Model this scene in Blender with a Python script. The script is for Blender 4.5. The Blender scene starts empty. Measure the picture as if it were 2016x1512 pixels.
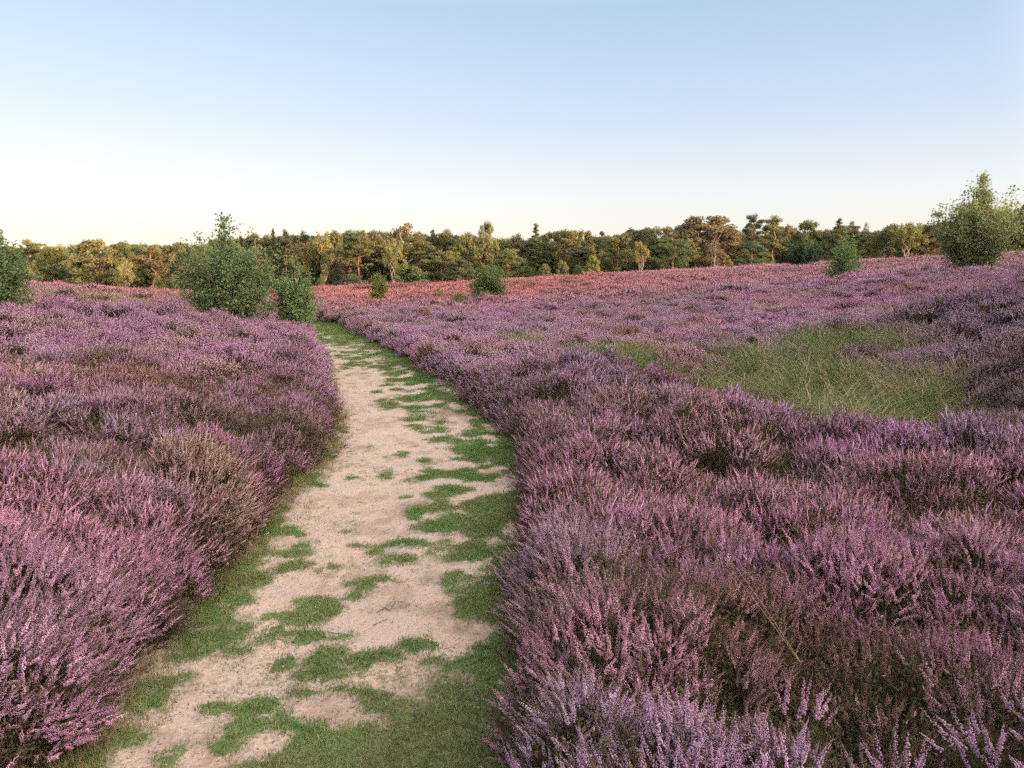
import bpy, math, numpy as np
from mathutils import Vector
R_ = math.radians
rng = np.random.default_rng(11)
scene = bpy.context.scene
COL = scene.collection

# ------------------------------------------------------------------ camera maths
PW, PH, F = 2016.0, 1512.0, 1552.0
CAMZ = 1.6
PITCH = math.atan((756 - 555) / F)
cp, sp = math.cos(PITCH), math.sin(PITCH)

def ray(px, py):
    u = (px - PW / 2) / F
    v = (PH / 2 - py) / F
    return u, cp + v * sp, v * cp - sp

def at(px, py, Y):
    a, b, c = ray(px, py)
    t = Y / b
    return a * t, Y, CAMZ + c * t

def on_ground(px, py, z=0.0):
    a, b, c = ray(px, py)
    t = (z - CAMZ) / c
    return a * t, b * t

# ------------------------------------------------------------------ noise
def _h(ix, iy, seed):
    n = (ix.astype(np.int64) * 374761393 + iy.astype(np.int64) * 668265263 + seed * 974634777) & 0xFFFFFFFF
    n = ((n ^ (n >> 13)) * 1274126177) & 0xFFFFFFFF
    n = n ^ (n >> 16)
    return (n & 0xFFFFFF) / float(0xFFFFFF)

def vnoise(x, y, seed=0):
    x = np.asarray(x, float); y = np.asarray(y, float)
    ix = np.floor(x); iy = np.floor(y)
    fx = x - ix; fy = y - iy
    fx = fx * fx * (3 - 2 * fx); fy = fy * fy * (3 - 2 * fy)
    a = _h(ix, iy, seed); b = _h(ix + 1, iy, seed); c = _h(ix, iy + 1, seed); d = _h(ix + 1, iy + 1, seed)
    return (a * (1 - fx) + b * fx) * (1 - fy) + (c * (1 - fx) + d * fx) * fy

def fbm(x, y, seed=0, oct=4):
    s = 0; a = .5; t = 0
    for o in range(oct):
        s = s + a * vnoise(x * 2 ** o + 17.3 * o, y * 2 ** o - 9.1 * o, seed + o * 7); t += a; a *= .5
    return s / t

def sst(a, b, x):
    t = np.clip((x - a) / (b - a), 0, 1)
    return t * t * (3 - 2 * t)

# ------------------------------------------------------------------ terrain from canopy readings (px, py, distance, plant height)
CTRL = [
    # left bank
    (0, 1300, 2.25, .62), (0, 1000, 3.35, .6), (0, 800, 5.7, .6), (0, 690, 9.2, .6), (0, 612, 14, .6), (200, 606, 15, .6), (400, 618, 15.5, .6),
    (300, 850, 4.95, .62), (450, 740, 8.3, .55), (500, 680, 11.6, .6), (560, 650, 16, .6),
    (0, 585, 30, .5), (200, 588, 32, .5), (350, 598, 30, .5), (50, 560, 47, .5), (200, 581, 55, .5), (300, 590, 62, .5), (0, 556, 70, .5),
    (60, 558, 95, .4), (300, 585, 88, .5), (230, 580, 104, .5), (350, 582, 108, .5),
    # centre
    (650, 616, 38, .5), (700, 605, 44, .5), (800, 600, 44, .5), (700, 578, 66, .5), (800, 562, 78, .5), (870, 562, 80, .5), (640, 570, 90, .5), (1000, 600, 38, .5), (900, 580, 55, .5),
    (900, 560, 95, .5), (1000, 553, 100, .5), (1000, 575, 62, .5),
    (1200, 542, 100, .5), (1200, 575, 46, .5), (1400, 532, 100, .5), (1350, 560, 55, .5),
    (1000, 640, 21, .55), (1200, 620, 25, .55),
    # right bank and hollow
    (1100, 692, 11.0, .62), (1300, 702, 9.6, .66), (1480, 768, 6.9, .6), (1560, 806, 6.0, .6), (1700, 775, 5.6, .75), (1850, 812, 5.1, .72), (2016, 880, 4.4, .6),
    (1400, 655, 16, .5), (1600, 655, 14.5, .4), (200, 650, 24, .5), (400, 655, 24, .5), (0, 640, 23, .5),
    (1500, 605, 25, .55), (1650, 620, 18, .6), (1780, 600, 18, .6), (1950, 556, 13.5, .6), (2016, 545, 14.5, .6), (1900, 640, 11.5, .5), (1980, 690, 9.5, .5), (2016, 790, 6.8, .55),
    (1500, 560, 42, .5), (1700, 545, 34, .5), (1850, 545, 28, .5), (2016, 528, 31, .5), (1750, 521, 60, .5), (1550, 527, 80, .5), (1900, 515, 58, .5), (2016, 505, 62, .5),
    (1750, 516, 100, .5), (2016, 498, 100, .5),
]
cx, cy, cz = [], [], []
for px, py, Y, h in CTRL:
    x, y, z = at(px, py, Y); cx.append(x); cy.append(y); cz.append(z - (h * .74 if h > .45 else h) - .10)
EDGE_L = [(100, 1512), (250, 1330), (370, 1190), (470, 1085), (560, 965), (640, 900), (668, 830), (678, 760), (664, 710), (640, 680), (618, 640)]
EDGE_R = [(1022, 1512), (1030, 1300), (1012, 1080), (1040, 930), (1010, 868), (900, 782), (850, 750), (760, 700), (690, 660), (655, 640)]
gl = [on_ground(*p) for p in EDGE_L]; gr = [on_ground(*p) for p in EDGE_R]
lY = np.array([-6.0, 0.5] + [p[1] for p in gl] + [40, 60]); lX = np.array([gl[0][0] + .15, gl[0][0] + .05] + [p[0] for p in gl] + [-14.5, -40])
rY = np.array([-6.0, 0.5] + [p[1] for p in gr] + [40, 60]); rX = np.array([gr[0][0] + .05, gr[0][0]] + [p[0] for p in gr] + [-12, -36])
o = np.argsort(lY); lY = lY[o]; lX = lX[o]
o = np.argsort(rY); rY = rY[o]; rX = rX[o]
_gy = np.linspace(-6, 60, 1200)
def _sm(Y, X):
    g = np.interp(_gy, Y, X)
    k = np.array([1, 2, 3, 4, 3, 2, 1.]); k /= k.sum()
    gg = np.pad(g, 3, mode='edge')
    return np.convolve(gg, k, 'valid')
_gl = _sm(lY, lX); _gr = _sm(rY, rX)
def pathL(y): return np.interp(y, _gy, _gl) - .34 * sst(6.5, 13, np.asarray(y)) + .10 * (fbm(np.asarray(y) * .9, 3.3, 41) - .5)
def pathR(y): return np.interp(y, _gy, _gr) + .06 + .30 * sst(9, 19, np.asarray(y)) + .12 * (fbm(np.asarray(y) * .9, 8.3, 42) - .5)
for Y in (-4, 0, 1.5, 3, 5, 8, 12, 17, 24, 31):
    for X in (np.interp(Y, _gy, _gl), np.interp(Y, _gy, _gr)):
        cx.append(X); cy.append(Y); cz.append(0.0)
for X, Y, Z in [(2.7, 8.6, -.30), (3.6, 9.2, -.30), (4.4, 9.0, -.18), (2.4, 11.3, -.25), (3.9, 11.5, -.22), (2.2, 13.5, -.12), (4.9, 11, .0), (-60, -60, 0), (60, -60, 0), (-10, -5, .3), (10, -5, .1), (-70, 0, .5), (70, 0, .6), (5, 1, .05), (-120, 120, .8), (120, 120, 3), (-60, 160, 1), (60, 160, 2), (200, 60, 2), (-200, 60, .8), (0, 160, 1.2)]:
    cx.append(X); cy.append(Y); cz.append(Z)
cx = np.array(cx); cy = np.array(cy); cz = np.array(cz)
def _phi(d2):
    return np.sqrt(d2 + 4.0)
_A = _phi((cx[:, None] - cx) ** 2 + (cy[:, None] - cy) ** 2)
n_ = len(cx)
_M = np.zeros((n_ + 1, n_ + 1)); _M[:n_, :n_] = _A + np.eye(n_) * -.02; _M[:n_, n_] = 1; _M[n_, :n_] = 1
_w = np.linalg.solve(_M, np.append(cz, 0))
def terrain(x, y):
    x = np.asarray(x, float); y = np.asarray(y, float)
    shp = x.shape; x = x.ravel(); y = y.ravel()
    xc = np.clip(x, -220, 220); yc = np.clip(y, -80, 180)
    out = np.full(x.shape, _w[n_])
    for i in range(n_):
        out += _w[i] * _phi((xc - cx[i]) ** 2 + (yc - cy[i]) ** 2)
    out = np.clip(out, -1.2, 4.5)
    # keep the path level
    L = np.interp(y, _gy, _gl); Rr = np.interp(y, _gy, _gr)
    d = np.maximum(np.maximum(L - x, x - Rr), 0)
    w = (1 - sst(.05, 1.3, d)) * (y < 45)
    return (out * (1 - w)).reshape(shp)
def tz(x, y): return float(terrain(np.array([x]), np.array([y]))[0])

# ------------------------------------------------------------------ mesh helpers
def make_mesh(name, verts, faces, attrs=None, smooth=False):
    """faces: int array (n,3) or (n,4), or a list of such arrays"""
    if not isinstance(faces, (list, tuple)): faces = [faces]
    me = bpy.data.meshes.new(name)
    verts = np.asarray(verts, np.float32)
    me.vertices.add(len(verts)); me.vertices.foreach_set('co', verts.ravel())
    loops = np.concatenate([f.ravel() for f in faces]).astype(np.int32)
    tot = np.concatenate([np.full(len(f), f.shape[1]) for f in faces]).astype(np.int32)
    st = np.concatenate([[0], np.cumsum(tot)[:-1]]).astype(np.int32)
    me.loops.add(len(loops)); me.loops.foreach_set('vertex_index', loops)
    me.polygons.add(len(tot)); me.polygons.foreach_set('loop_start', st)
    if smooth: me.polygons.foreach_set('use_smooth', np.ones(len(tot), bool))
    me.update(calc_edges=True)
    for k, v in (attrs or {}).items():
        v = np.asarray(v, np.float32)
        if v.ndim == 1:
            a = me.attributes.new(k, 'FLOAT', 'POINT'); a.data.foreach_set('value', v)
        else:
            a = me.attributes.new(k, 'FLOAT_COLOR', 'POINT')
            a.data.foreach_set('color', np.concatenate([v, np.ones((len(v), 1), np.float32)], 1).astype(np.float32).ravel())
    return me

def obj(name, me, mat=None, parent=None, loc=None, link=True):
    ob = bpy.data.objects.new(name, me)
    if mat is not None:
        me.materials.clear(); me.materials.append(mat)
    if parent is not None: ob.parent = parent
    if loc is not None: ob.location = loc
    if link: COL.objects.link(ob)
    return ob

def tag(o, label, cat, group=None, kind=None):
    o['label'] = label; o['category'] = cat
    if group: o['group'] = group
    if kind: o['kind'] = kind
    return o

class Acc:
    def __init__(s): s.v = []; s.f = {3: [], 4: []}; s.n = 0; s.a = {}
    def add(s, v, f, **at):
        v = np.asarray(v, float).reshape(-1, 3)
        s.v.append(v); f = np.asarray(f); s.f[f.shape[1]].append(f + s.n); s.n += len(v)
        for k, x in at.items():
            s.a.setdefault(k, []).append(np.broadcast_to(np.asarray(x, float), (len(v),)) if np.ndim(x) < 2 else np.asarray(x))
    def mesh(s, name, smooth=False):
        fs = [np.concatenate(x) for x in (s.f[3], s.f[4]) if x]
        return make_mesh(name, np.concatenate(s.v), fs, {k: np.concatenate(x) for k, x in s.a.items()}, smooth)

def tube(pts, rad, sides=5):
    pts = np.asarray(pts, float); rad = np.asarray(rad, float); n = len(pts)
    d = np.gradient(pts, axis=0); d /= np.linalg.norm(d, axis=1)[:, None] + 1e-9
    ref = np.array([0.31, 0.95, 0.05])
    a = np.cross(d, ref); a /= np.linalg.norm(a, axis=1)[:, None] + 1e-9
    b = np.cross(d, a)
    th = np.arange(sides) * 2 * math.pi / sides
    v = pts[:, None] + rad[:, None, None] * (np.cos(th)[None, :, None] * a[:, None] + np.sin(th)[None, :, None] * b[:, None])
    i = np.arange(n - 1)[:, None] * sides; j = np.arange(sides)[None]; k = (j + 1) % sides
    f = np.stack([i + j, i + k, i + sides + k, i + sides + j], -1).reshape(-1, 4)
    return v.reshape(-1, 3), f

def rand_unit(n, r):
    v = r.normal(size=(n, 3)); return v / np.linalg.norm(v, axis=1)[:, None]

OCT_V = np.array([[1, 0, 0], [0, 1, 0], [-1, 0, 0], [0, -1, 0], [0, 0, 1], [0, 0, -1]], float)
OCT_F = np.array([[0, 1, 4], [1, 2, 4], [2, 3, 4], [3, 0, 4], [1, 0, 5], [2, 1, 5], [3, 2, 5], [0, 3, 5]])
TET_V = np.array([[1, 0, -.4], [-.5, .87, -.4], [-.5, -.87, -.4], [0, 0, 1]], float)
TET_F = np.array([[0, 1, 3], [1, 2, 3], [2, 0, 3], [0, 2, 1]])

def blobs(pos, axis, sx, sz, tv, tf, r):
    """little solids at pos, long axis along axis"""
    n = len(pos)
    ref = rand_unit(n, r); a = np.cross(axis, ref); a /= np.linalg.norm(a, axis=1)[:, None] + 1e-9
    b = np.cross(axis, a)
    v = pos[:, None] + sx[:, None, None] * (tv[None, :, 0:1] * a[:, None] + tv[None, :, 1:2] * b[:, None]) + sz[:, None, None] * tv[None, :, 2:3] * axis[:, None]
    f = tf[None] + (np.arange(n) * len(tv))[:, None, None]
    return v.reshape(-1, 3), f.reshape(-1, 3)

def cards(pos, nrm, w, l, r, dirv=None, rhomb=True):
    """leaf-like four-sided faces; w,l half sizes"""
    n = len(pos)
    ref = rand_unit(n, r) if dirv is None else dirv
    a = np.cross(nrm, ref); a /= np.linalg.norm(a, axis=1)[:, None] + 1e-9
    b = np.cross(a, nrm)
    w = np.broadcast_to(w, (n,))[:, None]; l = np.broadcast_to(l, (n,))[:, None]
    if rhomb:
        q = np.stack([pos - b * l, pos + a * w - b * l * .15, pos + b * l, pos - a * w - b * l * .15], 1)
    else:
        q = np.stack([pos - a * w - b * l, pos + a * w - b * l, pos + a * w * .6 + b * l, pos - a * w * .6 + b * l], 1)
    f = np.arange(n * 4).reshape(-1, 4)
    return q.reshape(-1, 3), f

# ------------------------------------------------------------------ materials
def new_mat(name):
    m = bpy.data.materials.new(name); m.use_nodes = True
    nt = m.node_tree; nt.nodes.clear()
    return m, nt

class N:
    def __init__(s, nt): s.nt = nt
    def node(s, t, **kw):
        n = s.nt.nodes.new(t)
        for k, v in kw.items(): setattr(n, k, v)
        return n
    def set(s, sock, v):
        if hasattr(v, 'is_linked') or isinstance(v, bpy.types.NodeSocket): s.nt.links.new(v, sock)
        else:
            if isinstance(v, (tuple, list)) and len(v) == 3 and sock.type == 'RGBA': v = (*v, 1)
            sock.default_value = v
    def mix(s, fac, a, b, mode='MIX'):
        n = s.node('ShaderNodeMix', data_type='RGBA', blend_type=mode)
        s.set(n.inputs['Factor'], fac); s.set(n.inputs[6], a); s.set(n.inputs[7], b)
        return n.outputs[2]
    def math(s, op, a, b=0.0, c=None):
        n = s.node('ShaderNodeMath', operation=op); s.set(n.inputs[0], a); s.set(n.inputs[1], b)
        if c is not None: s.set(n.inputs[2], c)
        return n.outputs[0]
    def attr(s, name, typ='GEOMETRY'):
        return s.node('ShaderNodeAttribute', attribute_name=name, attribute_type=typ)
    def noise(s, scale, detail=3, vec=None):
        n = s.node('ShaderNodeTexNoise'); n.inputs['Scale'].default_value = scale; n.inputs['Detail'].default_value = detail
        if vec is not None: s.nt.links.new(vec, n.inputs['Vector'])
        return n.outputs['Fac']
    def maprange(s, v, a, b, c=0.0, d=1.0):
        n = s.node('ShaderNodeMapRange'); s.set(n.inputs[0], v)
        for i, x in enumerate((a, b, c, d)): n.inputs[i + 1].default_value = x
        return n.outputs[0]
    def leafy(s, col, trans=.3, rough=.7):
        d = s.node('ShaderNodeBsdfDiffuse'); s.set(d.inputs[0], col)
        t = s.node('ShaderNodeBsdfTranslucent'); s.set(t.inputs[0], col)
        mx = s.node('ShaderNodeMixShader'); mx.inputs[0].default_value = trans
        s.nt.links.new(d.outputs[0], mx.inputs[1]); s.nt.links.new(t.outputs[0], mx.inputs[2])
        out = s.node('ShaderNodeOutputMaterial'); s.nt.links.new(mx.outputs[0], out.inputs[0])
    def surf(s, col, rough=.9, bump=None):
        p = s.node('ShaderNodeBsdfPrincipled'); s.set(p.inputs['Base Color'], col); p.inputs['Roughness'].default_value = rough
        p.inputs['Specular IOR Level'].default_value = .2
        if bump is not None:
            b = s.node('ShaderNodeBump'); b.inputs['Strength'].default_value = bump[1]; b.inputs['Distance'].default_value = bump[2]
            s.nt.links.new(bump[0], b.inputs['Height']); s.nt.links.new(b.outputs[0], p.inputs['Normal'])
        out = s.node('ShaderNodeOutputMaterial'); s.nt.links.new(p.outputs[0], out.inputs[0])

# heather: mask 1 = bell flowers, 0 = woody stem and leaf scales
mat_heather, nt = new_mat('heather_sprigs'); g = N(nt)
tint = g.attr('tint', 'INSTANCER').outputs['Color']
mask = g.attr('mask').outputs['Fac']; rnd = g.attr('rnd').outputs['Fac']
pale = g.mix(g.maprange(rnd, .72, 1.0, 0, .55), tint, (.80, .60, .62))
fl = g.mix(1.0, pale, g.maprange(rnd, 0, 1, .60, 1.18), 'MULTIPLY')
fl = g.mix(g.maprange(rnd, .22, .12, 0, .75), fl, (.27, .16, .10))
stem = g.mix(g.maprange(rnd, .35, .65), (.095, .060, .038), (.068, .078, .032))
g.leafy(g.mix(mask, stem, fl), .30)

mat_grass, nt = new_mat('short_grass_blades'); g = N(nt)
tint = g.attr('tint', 'INSTANCER').outputs['Color']; rnd = g.attr('rnd').outputs['Fac']
c = g.mix(1.0, tint, g.maprange(rnd, 0, 1, .65, 1.25), 'MULTIPLY')
c = g.mix(g.maprange(rnd, .82, .95), c, (.30, .25, .12))
g.leafy(c, .35)

def leaf_mat(name, warm=.18, trans=.3):
    m, nt = new_mat(name); g = N(nt)
    oc = g.node('ShaderNodeObjectInfo').outputs['Color']
    rnd = g.attr('rnd').outputs['Fac']; cl = g.attr('clump').outputs['Fac']
    c = g.mix(1.0, oc, g.maprange(rnd, 0, 1, .65, 1.35), 'MULTIPLY')
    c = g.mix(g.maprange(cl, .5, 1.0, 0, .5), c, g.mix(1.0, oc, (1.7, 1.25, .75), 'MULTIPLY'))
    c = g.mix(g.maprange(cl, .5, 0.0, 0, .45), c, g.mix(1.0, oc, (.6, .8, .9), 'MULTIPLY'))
    g.leafy(c, trans)
    return m
mat_leaf = leaf_mat('tree_foliage')
mat_bark = {}
for nm, a, b in (('birch_bark', (.27, .225, .18), (.10, .08, .06)), ('pine_bark', (.20, .105, .06), (.10, .065, .045)), ('oak_bark', (.12, .09, .065), (.07, .05, .035)), ('sapling_bark', (.30, .24, .19), (.08, .06, .045))):
    m, nt = new_mat(nm); g = N(nt)
    tc = g.node('ShaderNodeTexCoord').outputs['Object']
    mp = g.node('ShaderNodeMapping'); mp.inputs['Scale'].default_value = (3, 3, 9 if nm == 'birch_bark' else 1.2); nt.links.new(tc, mp.inputs[0])
    nz = g.noise(2.0, 4, mp.outputs[0])
    g.surf(g.mix(g.maprange(nz, .42, .62), a, b), .9)
    mat_bark[nm.split('_')[0]] = m

mat_tall, nt = new_mat('moor_grass_blades'); g = N(nt)
tint = g.attr('tint', 'INSTANCER').outputs['Color']; rnd = g.attr('rnd').outputs['Fac']; hh = g.attr('mask').outputs['Fac']
c = g.mix(1.0, tint, g.maprange(rnd, 0, 1, .7, 1.3), 'MULTIPLY')
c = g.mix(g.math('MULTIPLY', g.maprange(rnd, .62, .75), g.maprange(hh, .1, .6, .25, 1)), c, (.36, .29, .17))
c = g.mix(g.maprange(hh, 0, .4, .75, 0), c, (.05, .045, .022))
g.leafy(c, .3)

mat_ground, nt = new_mat('heath_soil'); g = N(nt)
tc = g.node('ShaderNodeTexCoord').outputs['Object']
n1 = g.noise(1.3, 5, tc); n2 = g.noise(28, 4, tc)
c = g.mix(g.maprange(n1, .4, .6), (.055, .04, .028), (.05, .055, .025))
c = g.mix(g.maprange(n2, .45, .7), c, (.11, .075, .05))
g.surf(c, .95, (n2, .6, .03))

mat_path, nt = new_mat('sandy_path'); g = N(nt)
tc = g.node('ShaderNodeTexCoord').outputs['Object']
gm = g.attr('grass').outputs['Fac']; dm = g.attr('dirt').outputs['Fac']
n1 = g.noise(2.2, 5, tc); n2 = g.noise(45, 6, tc); n3 = g.noise(260, 3, tc); n4 = g.noise(9, 5, tc)
c = g.mix(g.maprange(n1, .35, .65), (.36, .278, .212), (.31, .25, .202))
c = g.mix(g.maprange(n4, .5, .72, 0, .6), c, (.40, .27, .18))
c = g.mix(g.maprange(n2, .52, .72, 0, .55), c, (.31, .21, .15))
c = g.mix(g.maprange(n2, .42, .25, 0, .5), c, (.46, .37, .31))
c = g.mix(g.maprange(n3, .56, .70, 0, .6), c, (.20, .14, .10))
n5 = g.noise(90, 5, tc); c = g.mix(g.maprange(n5, .58, .66, 0, .6), c, (.24, .165, .115))
c = g.mix(g.math('MULTIPLY', dm, g.maprange(n2, .3, .6, .55, 1)), c, (.15, .105, .07))
gc = g.mix(g.maprange(n2, .35, .65), (.058, .10, .028), (.105, .13, .05))
c = g.mix(g.maprange(g.math('ADD', gm, g.maprange(n2, 0, 1, -.45, .45)), .42, .80, 0, .92), c, gc)
g.surf(c, .95, (n2, .7, .02))

# ------------------------------------------------------------------ ground sheet
def warp(n, k, ext, c0):
    a = np.linspace(-1, 1, n); A = math.asinh(ext / k)
    return c0 + k * np.sinh(a * A)
gx = warp(421, 5, 2500, 0); gyy = warp(421, 5, 2500, 6)
X, Y = np.meshgrid(gx, gyy)
Z = terrain(X, Y)
Lx = np.interp(Y, _gy, _gl); Rx = np.interp(Y, _gy, _gr)
inside = (X > Lx - .15) & (X < Rx + .15) & (Y > -5) & (Y < 50)
Z = Z + .04 * (fbm(X * .8, Y * .8, 5) - .5) * (~inside) - .05 * inside
nx, ny = len(gx), len(gyy)
i = np.arange(ny - 1)[:, None] * nx; j = np.arange(nx - 1)[None]
fg = np.stack([i + j, i + j + 1, i + nx + j + 1, i + nx + j], -1).reshape(-1, 4)
gnd = obj('ground', make_mesh('ground', np.stack([X, Y, Z], -1).reshape(-1, 3), fg, smooth=True), mat_ground)
tag(gnd, 'dark peaty soil under the heather reaching to the wood', 'ground', kind='structure')

# ------------------------------------------------------------------ path sheet with grass mask
BLOBS = [(562, 1047, 26, 9), (590, 1050, 14, 6), (575, 1090, 34, 8), (586, 1074, 13, 5), (567, 1114, 24, 9), (600, 1112, 12, 6), (678, 1044, 10, 4), (700, 1073, 24, 5), (732, 1082, 16, 6), (790, 1068, 45, 10), (760, 1072, 26, 5), (770, 1093, 30, 6),
         (735, 1138, 42, 6), (694, 1150, 34, 8), (690, 1170, 15, 8), (622, 1178, 42, 13), (640, 1192, 36, 12), (598, 1213, 46, 14), (560, 1205, 40, 10), (660, 1251, 22, 6), (598, 1249, 40, 12), (560, 1246, 26, 8), (545, 1236, 18, 16),
         (640, 1290, 32, 20), (648, 1315, 44, 14), (600, 1325, 30, 10), (560, 1300, 26, 8), (737, 1289, 52, 12), (700, 1295, 20, 7), (820, 1265, 42, 13), (678, 1352, 40, 9), (720, 1365, 44, 14), (757, 1385, 50, 14), (790, 1405, 26, 8), (600, 1360, 30, 10),
         (543, 1412, 32, 14), (580, 1425, 60, 8), (479, 1432, 40, 18), (500, 1388, 42, 15), (700, 1455, 120, 28), (640, 1480, 90, 22), (416, 1396, 32, 14), (520, 1500, 50, 10), (360, 1470, 18, 8), (440, 1465, 26, 6), (330, 1495, 24, 8),
         (550, 1007, 16, 12), (535, 1030, 20, 14), (480, 1140, 45, 16), (440, 1185, 50, 16), (415, 1225, 40, 16), (400, 1260, 34, 12), (463, 1241, 30, 8), (470, 1278, 30, 7), (380, 1290, 30, 10), (350, 1300, 40, 12), (260, 1400, 50, 14), (210, 1465, 70, 16), (130, 1480, 60, 20), (300, 1375, 26, 10),
         (820, 822, 22, 3), (848, 848, 26, 4), (862, 862, 30, 4), (830, 905, 14, 3), (842, 936, 20, 5), (866, 930, 18, 4), (858, 972, 30, 4), (840, 1003, 26, 6), (868, 1000, 30, 6), (800, 975, 10, 2), (764, 938, 9, 2), (900, 960, 40, 8),
         (665, 880, 12, 3), (645, 903, 14, 4), (690, 940, 8, 2), (610, 950, 18, 4), (635, 955, 14, 3), (820, 835, 16, 3), (812, 800, 22, 4), (806, 780, 20, 4), (780, 748, 16, 3), (700, 705, 14, 3), (740, 770, 10, 2), (655, 1110, 12, 3), (620, 1122, 10, 4), (800, 1092, 26, 6)]
bl = []
for px, py, rx, ry in BLOBS:
    x0, y0 = on_ground(px, py); x1, _ = on_ground(px + rx, py); _, y1 = on_ground(px, py - ry); _, y2 = on_ground(px, py + ry)
    bl.append((x0, y0, abs(x1 - x0), max(.03, (y1 - y2) / 2)))
def grass_mask(x, y):
    L = pathL(y); Rr = pathR(y)
    s = (x - L) / (Rr - L)
    n = fbm(x * 3.2, y * 3.2, 77, 5) - .5
    n2 = fbm(x * 9, y * 6, 78, 4) - .5 + .8 * (fbm(x * 26, y * 18, 79, 3) - .5)
    nd = fbm(x * 5, y * 3.5, 83, 4)
    n3 = fbm(x * 1.1, y * .9, 79, 3) - .5
    # right-hand sward, widening near the camera and far away
    e = np.interp(y, [1.5, 2.6, 3.1, 3.6, 4.4, 6, 8, 11, 15, 20, 26, 33], [.52, .61, .67, .68, .64, .62, .53, .50, .46, .36, .15, .0])
    m = (s - e) * 3.2 + n * 1.7 + n2 * 1.0 + n3 * .9
    # left fringe
    el = np.interp(y, [1.5, 3, 4.2, 5.5, 7, 12, 20, 26], [.14, .17, .15, .10, .02, .0, .10, .3])
    ml = (el - s) * 5 + n * 1.8 + n2 * .8 + n3 * 1.2
    m = np.maximum(m, ml)
    # scattered islands at mid distance
    m = np.maximum(m, (fbm(x * 4.5, y * 2.2, 91, 4) - .60) * 7 * sst(.25, .6, s) * (y > 5.2))
    m = np.maximum(m, np.where(y > 13, (fbm(x * 2.5, y * .9, 93, 4) - .44) * 5 + (y - 21) * .10, -9))
    b = np.full(np.shape(x), -9.0)
    xj = x + .10 * n + .05 * n2; yj = y + .16 * n + .08 * n2
    for X0, Y0, a, c in bl:
        d = ((xj - X0) / (a * 1.02)) ** 2 + ((yj - Y0) / (c * 1.05)) ** 2
        b = np.maximum(b, 1.35 - d + n2 * 1.6)
    m = m - 1.8 * sst(.48, .64, nd) * (1 - sst(.8, 2.6, m))
    b = b - .5 * sst(.55, .7, nd)
    m = np.maximum(m, b)
    # bare spot by the twigs
    d = np.minimum(((x - on_ground(770, 1200)[0]) / .27) ** 2 + ((y - on_ground(770, 1200)[1]) / .45) ** 2, 3)
    m = np.where(b > 0, m, m - np.clip(1.5 - d + n * 1.5, 0, 1) * 1.3)
    return np.clip(m * .95 + .42, 0, 1)

ys = np.concatenate([np.arange(-2, 8, .02), np.arange(8, 16, .05), np.arange(16, 50, .15)])
NS = 150
Ls = np.interp(ys, _gy, _gl) - .35; Rs = np.interp(ys, _gy, _gr) + .35
S = np.linspace(0, 1, NS)
PX = Ls[:, None] + (Rs - Ls)[:, None] * S; PY = np.repeat(ys[:, None], NS, 1)
def relief(x, y): return .035 * (fbm(x * 1.6, y * 1.2, 55, 3) - .5) + .012 * (fbm(x * 9, y * 9, 56, 3) - .5)
GM = grass_mask(PX, PY)
PZ = relief(PX, PY) + GM * .008 + .004
ss = (PX - pathL(PY)) / (pathR(PY) - pathL(PY))
PZ += -.03 * np.sin(np.clip(ss, 0, 1) * math.pi)
DIRT = np.clip(sst(.14, -.03, ss) * (PY > 2) * .9 + sst(.97, 1.03, ss) + .8 * sst(.52, .68, fbm(PX * 2.4, PY * 2.4, 61, 4)) * sst(.35, .8, ss) + .45 * sst(.55, .7, fbm(PX * 7, PY * 5, 64, 4)), 0, 1)
nr = len(ys)
i = np.arange(nr - 1)[:, None] * NS; j = np.arange(NS - 1)[None]
fp = np.stack([i + j, i + j + 1, i + NS + j + 1, i + NS + j], -1).reshape(-1, 4)
pth = obj('path', make_mesh('path', np.stack([PX, PY, PZ], -1).reshape(-1, 3), fp, {'grass': GM.ravel(), 'dirt': DIRT.ravel()}, True), mat_path)
tag(pth, 'trodden pale sand path with green turf patches winding through heather', 'path', kind='structure')
def path_z(x, y):
    L = pathL(y); s = (x - L) / (pathR(y) - L)
    return relief(x, y) + .004 - .03 * np.sin(np.clip(s, 0, 1) * math.pi) + .008 * grass_mask(x, y)

# ------------------------------------------------------------------ scatter by geometry nodes (uncountable cover only)
def library(prefix, meshes):
    c = bpy.data.collections.new(prefix)
    for k, me in enumerate(meshes):
        ob = bpy.data.objects.new('%s_%02d' % (prefix, k), me)
        c.objects.link(ob)
    return c

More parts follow.
